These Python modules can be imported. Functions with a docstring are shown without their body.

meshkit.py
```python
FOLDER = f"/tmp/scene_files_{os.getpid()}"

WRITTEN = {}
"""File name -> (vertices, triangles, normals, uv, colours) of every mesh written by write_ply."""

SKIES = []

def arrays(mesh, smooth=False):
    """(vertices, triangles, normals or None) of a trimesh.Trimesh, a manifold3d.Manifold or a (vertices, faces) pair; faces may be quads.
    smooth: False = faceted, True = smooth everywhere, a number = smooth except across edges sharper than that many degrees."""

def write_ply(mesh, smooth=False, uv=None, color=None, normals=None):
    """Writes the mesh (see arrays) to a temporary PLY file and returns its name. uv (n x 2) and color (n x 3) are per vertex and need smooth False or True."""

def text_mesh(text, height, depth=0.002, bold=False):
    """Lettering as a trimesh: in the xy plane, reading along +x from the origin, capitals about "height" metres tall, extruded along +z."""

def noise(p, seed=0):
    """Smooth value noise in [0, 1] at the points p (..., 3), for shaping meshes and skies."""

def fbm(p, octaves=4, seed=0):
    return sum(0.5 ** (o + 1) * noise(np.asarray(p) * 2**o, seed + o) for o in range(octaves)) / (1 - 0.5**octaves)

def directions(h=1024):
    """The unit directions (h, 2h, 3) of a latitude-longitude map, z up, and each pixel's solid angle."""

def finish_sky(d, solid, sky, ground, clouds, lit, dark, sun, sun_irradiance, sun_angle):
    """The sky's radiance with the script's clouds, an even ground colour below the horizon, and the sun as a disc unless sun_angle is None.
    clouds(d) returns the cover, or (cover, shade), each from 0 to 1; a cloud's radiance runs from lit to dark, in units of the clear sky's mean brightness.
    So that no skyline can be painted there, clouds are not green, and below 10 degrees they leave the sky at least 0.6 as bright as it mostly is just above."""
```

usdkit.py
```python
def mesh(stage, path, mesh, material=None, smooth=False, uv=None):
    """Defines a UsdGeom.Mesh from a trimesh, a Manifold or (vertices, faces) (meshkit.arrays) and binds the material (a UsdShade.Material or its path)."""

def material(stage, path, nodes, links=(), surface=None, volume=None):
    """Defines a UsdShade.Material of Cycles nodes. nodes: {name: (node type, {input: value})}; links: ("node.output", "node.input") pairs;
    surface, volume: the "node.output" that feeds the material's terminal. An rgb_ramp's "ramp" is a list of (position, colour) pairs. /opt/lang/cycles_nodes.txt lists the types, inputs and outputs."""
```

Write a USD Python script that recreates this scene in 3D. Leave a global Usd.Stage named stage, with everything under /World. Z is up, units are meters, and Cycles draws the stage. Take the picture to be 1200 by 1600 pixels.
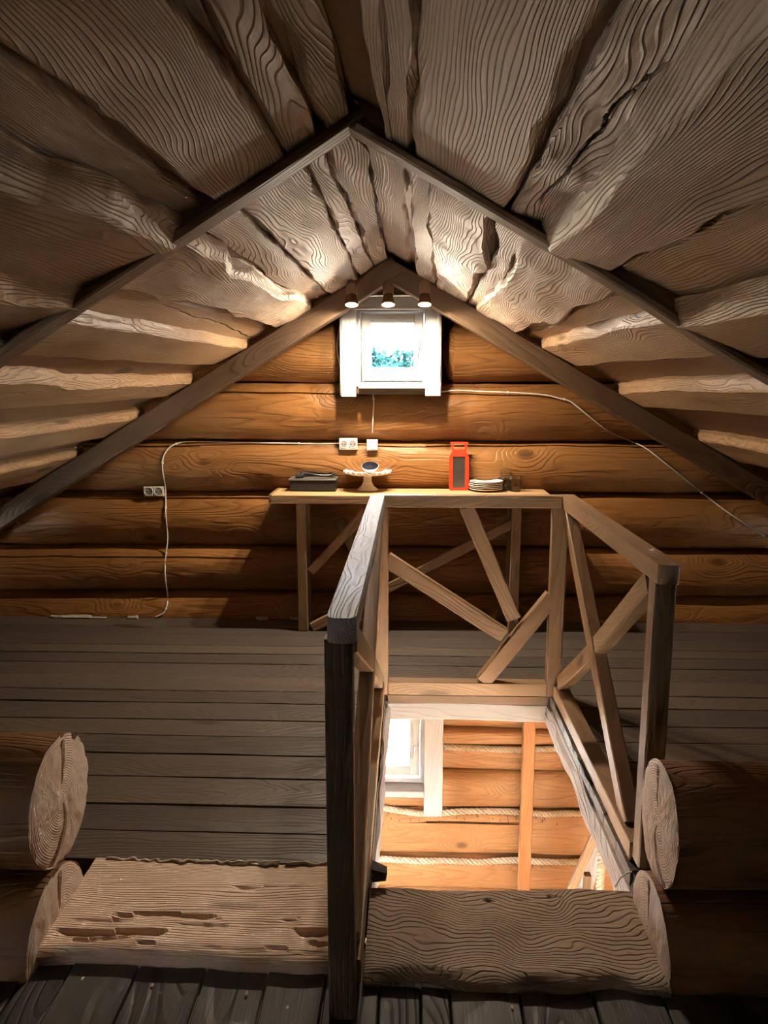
import math, random
import numpy as np, trimesh, usdkit
from meshkit import fbm, noise
from pxr import Gf, Sdf, Usd, UsdGeom, UsdLux, UsdShade, Vt

stage = Usd.Stage.CreateInMemory()
UsdGeom.SetStageUpAxis(stage, 'Z'); UsdGeom.SetStageMetersPerUnit(stage, 1.0)
UsdGeom.Xform.Define(stage, '/World'); UsdGeom.Scope.Define(stage, '/World/Looks')
T = Sdf.ValueTypeNames

# ------------------------------------------------------------------ camera, sky, exposure
FPX, EYE = 1164.0, 1.40                                   # focal length in pixels of a 1200-wide frame, eye height above the loft floor
PITCH = math.atan(195 / FPX); YAW = math.atan(40 / FPX * math.cos(PITCH))
EXPOSURE = 1.05
SKY = 38.0
LAMP = 1750.0
cam = UsdGeom.Camera.Define(stage, '/World/camera')
cam.AddTranslateOp().Set(Gf.Vec3d(0, 0, EYE))
cam.AddRotateXYZOp().Set(Gf.Vec3f(90 - math.degrees(PITCH), 0, math.degrees(YAW)))
cam.CreateHorizontalApertureAttr(36.0); cam.CreateFocalLengthAttr(36.0 * FPX / 1200); cam.CreateFStopAttr(0.0)
cam.CreateClippingRangeAttr((0.02, 1000)); cam.CreateExposureAttr(EXPOSURE)
sky = UsdLux.DomeLight.Define(stage, '/World/sky')
sky.CreateIntensityAttr(SKY); sky.CreateColorAttr(Gf.Vec3f(0.86, 0.94, 1.0))

CR = np.array([math.cos(YAW), math.sin(YAW), 0.0])
CF = np.array([-math.sin(YAW) * math.cos(PITCH), math.cos(YAW) * math.cos(PITCH), -math.sin(PITCH)])
CU = np.cross(CR, CF); EYEP = np.array([0, 0, EYE])
def ray(px, py): return CF + CR * (px - 600) / FPX - CU * (py - 800) / FPX
def at(px, py, n, d):                                      # where the sight line through a point of the photograph meets the plane n.X = d
    n = np.array(n, float); r = ray(px, py); return EYEP + r * (d - n @ EYEP) / (n @ r)
def atX(px, py, v): return at(px, py, (1, 0, 0), v)
def atY(px, py, v): return at(px, py, (0, 1, 0), v)
def atZ(px, py, v): return at(px, py, (0, 0, 1), v)

# ------------------------------------------------------------------ names, things, meshes
used = {}
def numbered(parent, name):
    k = (parent, name); used[k] = used.get(k, -1) + 1
    return name if used[k] == 0 else f'{name}_{used[k]:03d}'
ORG = {}
def thing(name, label=None, cat=None, loc=(0, 0, 0), group=None, kind=None):
    p = '/World/' + numbered('/World', name)
    x = UsdGeom.Xform.Define(stage, p); x.AddTranslateOp().Set(Gf.Vec3d(*map(float, loc)))
    ORG[p] = np.array(loc, float); q = x.GetPrim()
    for k, v in (('label', label), ('category', cat), ('group', group), ('kind', kind)):
        if v: q.SetCustomDataByKey(k, v)
    return p
def corner_normals(v, f, angle):
    e = np.cross(v[f[:, 1]] - v[f[:, 0]], v[f[:, 2]] - v[f[:, 0]])
    fn = e / np.maximum(np.linalg.norm(e, axis=1, keepdims=True), 1e-12)
    c = math.cos(math.radians(angle)); out = np.repeat(fn[:, None], 3, 1)
    vn = np.zeros_like(v)
    for k in range(3): np.add.at(vn, f[:, k], e)
    vn /= np.maximum(np.linalg.norm(vn, axis=1, keepdims=True), 1e-12)
    g = vn[f]; ok = (g * fn[:, None]).sum(-1) > c
    out[ok] = g[ok]
    return out
def put(parent, name, mesh, mat, rest=None, angle=40, label=None, kind=None, cat=None, group=None):
    """One Mesh prim under parent (or under /World): mesh is (vertices, triangles) or a trimesh; rest is its grain coordinate (x runs along the grain)."""
    if hasattr(mesh, 'vertices'): v, f = np.array(mesh.vertices, float), np.array(mesh.faces, int)
    else: v, f = np.asarray(mesh[0], float), np.asarray(mesh[1], int)
    parent = parent or '/World'
    top = '/'.join(parent.split('/')[:3])
    o = ORG.get(top, np.zeros(3)); path = parent + '/' + numbered(parent, name)
    m = UsdGeom.Mesh.Define(stage, path)
    m.CreatePointsAttr(Vt.Vec3fArray.FromNumpy((v - o).astype(np.float32)))
    m.CreateFaceVertexCountsAttr(Vt.IntArray.FromNumpy(np.full(len(f), 3, np.int32)))
    m.CreateFaceVertexIndicesAttr(Vt.IntArray.FromNumpy(f.astype(np.int32).ravel()))
    m.CreateSubdivisionSchemeAttr('none')
    if angle:
        m.CreateNormalsAttr(Vt.Vec3fArray.FromNumpy(corner_normals(v, f, angle).reshape(-1, 3).astype(np.float32))); m.SetNormalsInterpolation('faceVarying')
    if rest is not None:
        UsdGeom.PrimvarsAPI(m).CreatePrimvar('rest', T.Float3Array, 'vertex').Set(Vt.Vec3fArray.FromNumpy(np.asarray(rest, np.float32)))
    if mat is not None: UsdShade.MaterialBindingAPI.Apply(m.GetPrim()).Bind(mat)
    q = m.GetPrim()
    for k, w in (('label', label), ('kind', kind), ('category', cat), ('group', group)):
        if w: q.SetCustomDataByKey(k, w)
    return path
RNG = np.random.default_rng(7)
def offs(): return RNG.uniform(-40, 40, 3) * np.array([1, 1, 1])

# ------------------------------------------------------------------ materials
def mat(name, nodes, links, surface): return usdkit.material(stage, '/World/Looks/' + name, nodes, links, surface=surface)
def plain(name, col, rough=0.5, **kw):
    return mat(name, {'p': ('principled_bsdf', {'base_color': col, 'roughness': rough, **kw})}, [], 'p.BSDF')
def speckled(name, a, b, scale=30, rough=0.5, bump=0.0, **kw):
    n = {'g': ('geometry', {}), 'n': ('noise_texture', {'scale': scale, 'detail': 4.0}),
         'r': ('rgb_ramp', {'ramp': [(0.3, a), (0.7, b)]}), 'b': ('bump', {'strength': 1.0, 'distance': bump}),
         'p': ('principled_bsdf', {'roughness': rough, **kw})}
    l = [('g.position', 'n.vector'), ('n.fac', 'r.fac'), ('r.color', 'p.base_color')]
    if bump: l += [('n.fac', 'b.height'), ('b.normal', 'p.normal')]
    return mat(name, n, l, 'p.BSDF')
def wood(name, light, dark, stain, dens=22, warp=7, contrast=0.75, bump=0.0025, rough=0.6, radial=False, fine=0.45, knots=5.0, stain_amt=0.5, spec=0.3, wscale=(0.9, 5.0, 5.0), kscale=(1.1, 4.2, 4.2)):
    n, l = {}, []
    def add(k, kind, **kw): n[k] = (kind, kw); return k
    add('a', 'attribute', attribute='rest'); add('sep', 'separate_xyz'); l.append(('a.vector', 'sep.vector'))
    for k, s in (('va', wscale), ('vf', (4.0, 160.0, 160.0)), ('vb', (0.8, 2.2, 2.2)), ('vk', kscale)):
        add(k, 'vector_math', math_type='multiply', vector2=s); l.append(('a.vector', k + '.vector1'))
    add('na', 'noise_texture', scale=1.0, detail=2.5, roughness=0.42); l.append(('va.vector', 'na.vector'))
    add('nf', 'noise_texture', scale=1.0, detail=2.0, roughness=0.6); l.append(('vf.vector', 'nf.vector'))
    add('nb', 'noise_texture', scale=1.0, detail=4.0, roughness=0.6); l.append(('vb.vector', 'nb.vector'))
    add('vo', 'voronoi_texture', scale=1.0, randomness=1.0); l.append(('vk.vector', 'vo.vector'))
    add('kn', 'map_range', range_type='smoothstep', from_min=0.0, from_max=0.42, to_min=1.0, to_max=0.0, clamp=True); l.append(('vo.distance', 'kn.value'))
    add('kd', 'map_range', range_type='smoothstep', from_min=0.05, from_max=0.13, to_min=1.0, to_max=0.0, clamp=True); l.append(('vo.distance', 'kd.value'))
    if radial:
        add('yy', 'math', math_type='multiply'); l += [('sep.y', 'yy.value1'), ('sep.y', 'yy.value2')]
        add('zz', 'math', math_type='multiply_add'); l += [('sep.z', 'zz.value1'), ('sep.z', 'zz.value2'), ('yy.value', 'zz.value3')]
        add('rr', 'math', math_type='sqrt'); l.append(('zz.value', 'rr.value1')); src = 'rr.value'
    else: src = 'sep.y'
    add('f1', 'math', math_type='multiply', value2=float(dens)); l.append((src, 'f1.value1'))
    add('f2', 'math', math_type='multiply_add', value2=float(warp * 4)); l += [('na.fac', 'f2.value1'), ('f1.value', 'f2.value3')]
    add('f3', 'math', math_type='multiply_add', value2=float(knots)); l += [('kn.result', 'f3.value1'), ('f2.value', 'f3.value3')]
    add('fr', 'math', math_type='fraction'); l.append(('f3.value', 'fr.value1'))
    add('saw', 'rgb_ramp', ramp=[(0, (0.45,) * 3), (0.10, (0.0,) * 3), (0.35, (0.12,) * 3), (0.70, (0.45,) * 3), (0.90, (1,) * 3), (1, (0.45,) * 3)]); l.append(('fr.value', 'saw.fac'))
    add('bw', 'rgb_to_bw'); l.append(('saw.color', 'bw.color'))
    add('vm', 'vector_math', math_type='multiply', vector2=(1.3, 3.1, 3.1)); l.append(('a.vector', 'vm.vector1'))
    add('nm', 'noise_texture', scale=1.0, detail=2.0); l.append(('vm.vector', 'nm.vector'))
    add('mm', 'map_range', range_type='smoothstep', from_min=0.32, from_max=0.66, to_min=0.2 * float(contrast), to_max=float(contrast), clamp=True); l.append(('nm.fac', 'mm.value'))
    add('m1', 'math', math_type='multiply'); l += [('bw.val', 'm1.value1'), ('mm.result', 'm1.value2')]
    add('m2', 'math', math_type='multiply_add', value2=float(fine), use_clamp=True); l += [('nf.fac', 'm2.value1'), ('m1.value', 'm2.value3')]
    add('c1', 'mix', mix_type='mix', color1=light, color2=dark); l.append(('m2.value', 'c1.fac'))
    add('sb', 'map_range', range_type='smoothstep', from_min=0.42, from_max=0.72, to_min=0.0, to_max=float(stain_amt), clamp=True); l.append(('nb.fac', 'sb.value'))
    add('c2', 'mix', mix_type='mix', color2=stain); l += [('c1.color', 'c2.color1'), ('sb.result', 'c2.fac')]
    add('kf', 'math', math_type='multiply', value2=0.75 if knots else 0.0); l.append(('kd.result', 'kf.value1'))
    add('c3', 'mix', mix_type='mix', color2=tuple(0.35 * np.array(stain))); l += [('c2.color', 'c3.color1'), ('kf.value', 'c3.fac')]
    add('h1', 'math', math_type='multiply', value2=0.35); l.append(('nf.fac', 'h1.value1'))
    add('h2', 'math', math_type='subtract'); l += [('h1.value', 'h2.value1'), ('bw.val', 'h2.value2')]
    add('b', 'bump', strength=1.0, distance=float(bump)); l.append(('h2.value', 'b.height'))
    add('p', 'principled_bsdf', roughness=rough, specular_ior_level=spec); l += [('c3.color', 'p.base_color'), ('b.normal', 'p.normal')]
    return mat(name, n, l, 'p.BSDF')

CEIL = [wood('roof_board_wood', (0.60, 0.46, 0.34), (0.18, 0.11, 0.065), (0.26, 0.185, 0.135), bump=0.0018, contrast=0.5, stain_amt=0.75, dens=135, warp=8),
        wood('roof_board_wood_b', (0.55, 0.41, 0.29), (0.20, 0.125, 0.075), (0.24, 0.165, 0.115), dens=150, warp=6, bump=0.0014, contrast=0.48, stain_amt=0.75),
        wood('roof_board_wood_c', (0.64, 0.50, 0.38), (0.20, 0.125, 0.08), (0.28, 0.20, 0.15), dens=100, warp=10, bump=0.003, contrast=0.75, stain_amt=0.7),
        wood('roof_board_wood_d', (0.46, 0.30, 0.17), (0.20, 0.115, 0.055), (0.20, 0.12, 0.065), dens=120, warp=7, bump=0.0018, contrast=0.55, stain_amt=0.75)]
UNDER = wood('under_board_wood', (0.26, 0.15, 0.08), (0.15, 0.08, 0.04), (0.11, 0.065, 0.04), contrast=0.4, bump=0.001, dens=12, warp=4)
RAFT = wood('rafter_wood', (0.1920, 0.1200, 0.0680), (0.0880, 0.0520, 0.0280), (0.0720, 0.0440, 0.0280), dens=40, warp=2, contrast=0.5, bump=0.001)
LOG = [wood('log_wood', (0.3400, 0.1573, 0.0467), (0.1615, 0.0638, 0.0170), (0.1445, 0.0612, 0.0204), dens=34, warp=5, contrast=0.5, bump=0.0022, fine=0.6, kscale=(2.2, 3.6, 3.6), rough=0.42, stain_amt=0.65, wscale=(0.5, 5, 5)),
       wood('log_wood_b', (0.3655, 0.1742, 0.0553), (0.1785, 0.0723, 0.0213), (0.1615, 0.0697, 0.0238), dens=28, warp=6, contrast=0.5, bump=0.0022, fine=0.6, kscale=(1.9, 3.3, 3.3), rough=0.42, stain_amt=0.6, wscale=(0.5, 4, 4))]
LOWLOG = [wood('lower_log_wood', (0.37, 0.19, 0.078), (0.19, 0.082, 0.028), (0.17, 0.075, 0.027), dens=30, warp=6, contrast=0.5, bump=0.0018, fine=0.6, kscale=(2.4, 3.8, 3.8), rough=0.45, stain_amt=0.5, wscale=(0.5, 5, 5))]
FLOOR = [wood('floor_plank_wood', (0.1054, 0.0816, 0.0646), (0.0510, 0.0382, 0.0306), (0.0612, 0.0510, 0.0442), dens=26, warp=6, contrast=0.6, bump=0.0012, rough=0.5),
         wood('floor_plank_wood_b', (0.1224, 0.0952, 0.0714), (0.0612, 0.0450, 0.0340), (0.0680, 0.0544, 0.0459), dens=20, warp=8, contrast=0.55, bump=0.0012, rough=0.5),
         wood('floor_plank_wood_c', (0.0918, 0.0714, 0.0595), (0.0442, 0.0340, 0.0289), (0.0544, 0.0459, 0.0408), dens=32, warp=5, contrast=0.55, bump=0.0012, rough=0.5)]
DARKFLOOR = [wood('dark_plank_wood', (0.075, 0.068, 0.066), (0.035, 0.031, 0.030), (0.04, 0.037, 0.037), dens=45, warp=2, contrast=0.5, bump=0.002, rough=0.55),
             wood('dark_plank_wood_b', (0.06, 0.054, 0.053), (0.028, 0.025, 0.025), (0.035, 0.032, 0.032), dens=50, warp=2, contrast=0.5, bump=0.002, rough=0.55)]
STUB = wood('old_log_wood', (0.20, 0.095, 0.036), (0.10, 0.042, 0.016), (0.085, 0.038, 0.016), dens=34, warp=5, contrast=0.5, bump=0.002, rough=0.5)
PINE = [wood('pine_wood', (0.2720, 0.1680, 0.0960), (0.1840, 0.1040, 0.0544), (0.1720, 0.1024, 0.0576), dens=34, warp=3, contrast=0.55, bump=0.0008, rough=0.45, stain_amt=0.35),
        wood('pine_wood_b', (0.2960, 0.1920, 0.1120), (0.2120, 0.1248, 0.0680), (0.1920, 0.1160, 0.0640), dens=24, warp=5, contrast=0.5, bump=0.0008, rough=0.45, stain_amt=0.35)]
SHEENPINE = wood('sheen_grey_handrail_wood', (0.46, 0.45, 0.46), (0.25, 0.245, 0.255), (0.36, 0.35, 0.36), dens=70, warp=5, contrast=0.5, bump=0.0012, rough=0.55, spec=0.02, wscale=(1.6, 9, 9))  # pale grey stands for the window sheen along this rail
HEWN = wood('hewn_log_wood', (0.72, 0.54, 0.42), (0.50, 0.345, 0.25), (0.54, 0.38, 0.28), dens=110, warp=5, contrast=0.3, bump=0.002, rough=0.7, stain_amt=0.4, knots=2)
HEWNB = wood('hewn_log_wood_b', (0.36, 0.265, 0.195), (0.17, 0.115, 0.08), (0.22, 0.155, 0.11), dens=75, warp=9, contrast=0.4, bump=0.003, rough=0.7, wscale=(3.0, 2.0, 3.0), stain_amt=0.4)
ENDG = wood('end_grain_wood', (0.74, 0.61, 0.52), (0.52, 0.40, 0.32), (0.58, 0.45, 0.365), dens=150, warp=0.5, contrast=0.35, bump=0.001, rough=0.8, radial=True, knots=0, stain_amt=0.4, fine=0.25, wscale=(3, 3, 3))
BEAMW = wood('rough_beam_wood', (0.50, 0.45, 0.42), (0.32, 0.26, 0.23), (0.30, 0.24, 0.21), dens=60, warp=4, contrast=0.45, bump=0.003, rough=0.55, stain_amt=0.6)
BARK = speckled('dark_bark', (0.018, 0.014, 0.012), (0.07, 0.055, 0.045), 45, 0.8, 0.01)
TABLE = wood('table_wood', (0.58, 0.38, 0.20), (0.44, 0.26, 0.12), (0.40, 0.24, 0.12), dens=30, warp=4, contrast=0.5, bump=0.0006, rough=0.4, stain_amt=0.3)
WHITE = speckled('white_paint', (0.74, 0.73, 0.71), (0.80, 0.79, 0.77), 18, 0.4)
WHITEB = wood('white_painted_board', (0.54, 0.54, 0.53), (0.44, 0.435, 0.42), (0.40, 0.38, 0.35), dens=30, warp=3, contrast=0.5, bump=0.001, rough=0.45, stain_amt=0.35, knots=1)
PLASTIC = plain('white_plastic', (0.72, 0.69, 0.62), 0.35)
HOLE = plain('dark_hole', (0.02, 0.018, 0.016), 0.6)
CABLE = plain('white_cable', (0.74, 0.71, 0.65), 0.45)
BLACK = plain('black_plastic', (0.018, 0.018, 0.02), 0.35)
GREYP = plain('grey_plastic', (0.32, 0.30, 0.28), 0.4)
PORC = plain('white_porcelain', (0.78, 0.77, 0.74), 0.18)
DARKRIM = plain('dark_blue_rim', (0.03, 0.03, 0.045), 0.25)
RED = plain('red_plastic', (0.72, 0.055, 0.02), 0.35)
STEEL = plain('steel', (0.55, 0.55, 0.55), 0.3, metallic=1.0)
MOSS = speckled('caulking_moss', (0.30, 0.25, 0.18), (0.62, 0.56, 0.46), 60, 0.9, 0.004)
ROPE = speckled('hemp_rope', (0.50, 0.40, 0.28), (0.74, 0.64, 0.50), 120, 0.85, 0.002)
GLASS = mat('drinking_glass', {'g': ('glass_bsdf', {'IOR': 1.45, 'roughness': 0.0, 'color': (0.97, 0.98, 0.97)})}, [], 'g.BSDF')
PANE = mat('window_glass', {'t': ('transparent_bsdf', {'color': (0.97, 0.98, 0.98)}), 'g': ('glossy_bsdf', {'roughness': 0.02}), 'f': ('fresnel', {'IOR': 1.45}), 'm': ('mix_closure', {})},
           [('f.fac', 'm.fac'), ('t.BSDF', 'm.closure1'), ('g.BSDF', 'm.closure2')], 'm.closure')
SHADE = mat('amber_lamp_glass', {'d': ('diffuse_bsdf', {'color': (0.16, 0.075, 0.03)}), 't': ('translucent_bsdf', {'color': (0.0022, 0.0009, 0.0003)}), 'm': ('mix_closure', {'fac': 0.5}),
            'g': ('glossy_bsdf', {'roughness': 0.15, 'color': (0.8, 0.8, 0.8)}), 'f': ('fresnel', {'IOR': 1.4}), 'x': ('mix_closure', {})},
            [('d.BSDF', 'm.closure1'), ('t.BSDF', 'm.closure2'), ('f.fac', 'x.fac'), ('m.closure', 'x.closure1'), ('g.BSDF', 'x.closure2')], 'x.closure')
BRONZE = plain('bronze_fitting', (0.22, 0.13, 0.08), 0.4, metallic=0.6)
BULB = mat('lit_bulb', {'e': ('emission', {'color': (1.0, 0.82, 0.61), 'strength': LAMP})}, [], 'e.emission')
BOUNCE_GROUND = speckled('bounce_ground', (0.40, 0.39, 0.36), (0.50, 0.49, 0.46), 0.6, 0.9)  # outdoor ground made pale to reflect daylight up onto the ceiling
LEAF = mat('leaves', {'d': ('diffuse_bsdf', {'color': (0.0040, 0.0116, 0.0112)}), 't': ('translucent_bsdf', {'color': (0.0060, 0.0180, 0.0180)}), 'm': ('mix_closure', {'fac': 0.3})},
           [('d.BSDF', 'm.closure1'), ('t.BSDF', 'm.closure2')], 'm.closure')
TRUNK = plain('tree_bark', (0.05, 0.04, 0.03), 0.9)

# ------------------------------------------------------------------ shape helpers
def grid_faces(nu, nv, base=0, flip=False):
    i, j = np.meshgrid(np.arange(nu - 1), np.arange(nv - 1), indexing='ij')
    a = (i * nv + j).ravel() + base; b = a + 1; c = a + nv; d = c + 1
    f = np.vstack([np.stack([a, c, b], 1), np.stack([b, c, d], 1)])
    return f[:, ::-1] if flip else f
def join(parts):
    v, f, r, n = [], [], [], 0
    for p in parts:
        v.append(p[0]); f.append(np.asarray(p[1]) + n); n += len(p[0])
        if len(p) > 2: r.append(p[2])
    return (np.vstack(v), np.vstack(f)) + ((np.vstack(r),) if r else ())
def frame_of(d, n):
    d = np.asarray(d, float); L = np.linalg.norm(d); d = d / L
    n = np.asarray(n, float); n = n - d * (n @ d); n /= np.linalg.norm(n)
    return d, np.cross(n, d), n, L
def beam(p0, p1, w, t, n, bevel=0.004, cuts=8, wob=0.0, seed=0):
    """A sawn bar from p0 to p1 (centre line), w wide across n, t thick along n, edges chamfered; rest runs along it."""
    p0, p1 = np.asarray(p0, float), np.asarray(p1, float)
    d, s, n, L = frame_of(p1 - p0, n); b = min(bevel, w / 3, t / 3)
    prof = np.array([(-w/2+b, -t/2), (w/2-b, -t/2), (w/2, -t/2+b), (w/2, t/2-b), (w/2-b, t/2), (-w/2+b, t/2), (-w/2, t/2-b), (-w/2, -t/2+b)])
    k = len(prof); u = np.linspace(0, L, cuts + 1)
    o = offs()
    V = p0 + u[:, None, None] * d + prof[None, :, :1] * s + prof[None, :, 1:] * n
    if wob:
        q = np.stack([u * 3 + seed * 7.3, u * 0 + seed, u * 0], -1)
        V = V + ((noise(q) - 0.5) * wob)[:, None, None] * s + ((noise(q + 31) - 0.5) * wob)[:, None, None] * n
    R = np.stack(np.broadcast_arrays(u[:, None], prof[None, :, 0], prof[None, :, 1]), -1) + o
    V, R = V.reshape(-1, 3), R.reshape(-1, 3)
    i, j = np.meshgrid(np.arange(cuts), np.arange(k), indexing='ij'); i, j = i.ravel(), j.ravel()
    a, c, e, g = i * k + j, i * k + (j + 1) % k, (i + 1) * k + j, (i + 1) * k + (j + 1) % k
    F = np.vstack([np.stack([a, c, e], 1), np.stack([c, g, e], 1)])
    cap = np.array([(0, x, x + 1) for x in range(1, k - 1)])
    F = np.vstack([F, cap[:, ::-1], cap + cuts * k])
    return V, F, R
def box(lo, hi, bevel=0.003, grain=0):
    """A bevelled block with its grain along axis 0, 1 or 2."""
    lo, hi = np.minimum(lo, hi).astype(float), np.maximum(lo, hi).astype(float); c = (lo + hi) / 2; s = hi - lo
    a = np.eye(3)[grain]; p0, p1 = c - a * s[grain] / 2, c + a * s[grain] / 2
    nn = np.eye(3)[(grain + 2) % 3]; d, sd, n, L = frame_of(p1 - p0, nn)
    w = abs(sd) @ s; t = abs(n) @ s
    return beam(p0, p1, w, t, n, bevel, cuts=2)
def addw(parent, name, m, material, **kw): return put(parent, name, (m[0], m[1]), material, rest=m[2], **kw)
def tube(pts, r, sides=8, caps=True):
    p = np.asarray(pts, float); t = np.gradient(p, axis=0); t /= np.linalg.norm(t, axis=1, keepdims=True) + 1e-12
    up = np.array([0, 0, 1.0]) if abs(t[0, 2]) < 0.8 else np.array([1.0, 0, 0]); A = []
    a = np.cross(t[0], up); a /= np.linalg.norm(a)
    for k in range(len(p)):
        a = a - t[k] * (a @ t[k]); a /= np.linalg.norm(a); A.append(a)
    A = np.array(A); B = np.cross(t, A); g = np.arange(sides) * 2 * np.pi / sides
    r = np.broadcast_to(r, (len(p),))
    V = p[:, None] + r[:, None, None] * (np.cos(g)[None, :, None] * A[:, None] + np.sin(g)[None, :, None] * B[:, None])
    i, j = np.meshgrid(np.arange(len(p) - 1), np.arange(sides), indexing='ij'); i, j = i.ravel(), j.ravel()
    a_, c, e, h = i * sides + j, i * sides + (j + 1) % sides, (i + 1) * sides + j, (i + 1) * sides + (j + 1) % sides
    F = np.vstack([np.stack([a_, c, e], 1), np.stack([c, h, e], 1)])
    if caps:
        cap = np.array([(0, x, x + 1) for x in range(1, sides - 1)]); F = np.vstack([F, cap[:, ::-1], cap + (len(p) - 1) * sides])
    return V.reshape(-1, 3), F
def spline(pts, n=40):
    p = np.asarray(pts, float); k = len(p)
    q = np.vstack([2 * p[0] - p[1], p, 2 * p[-1] - p[-2]]); out = []
    for s in range(k - 1):
        a, b, c, d = q[s], q[s + 1], q[s + 2], q[s + 3]
        for u in np.linspace(0, 1, max(2, n // (k - 1)), endpoint=(s == k - 2)):
            out.append(0.5 * (2 * b + (c - a) * u + (2 * a - 5 * b + 4 * c - d) * u * u + (3 * b - a - 3 * c + d) * u ** 3))
    return np.array(out)
def lathe(prof, n=40, c=(0, 0, 0)):
    p = np.asarray(prof, float); g = np.arange(n) * 2 * np.pi / n
    V = np.stack([p[:, :1] * np.cos(g), p[:, :1] * np.sin(g), np.repeat(p[:, 1:], n, 1)], -1) + np.asarray(c, float)
    i, j = np.meshgrid(np.arange(len(p) - 1), np.arange(n), indexing='ij'); i, j = i.ravel(), j.ravel()
    a, b, d, e = i * n + j, i * n + (j + 1) % n, (i + 1) * n + j, (i + 1) * n + (j + 1) % n
    return V.reshape(-1, 3), np.vstack([np.stack([a, b, d], 1), np.stack([b, e, d], 1)])
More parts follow.
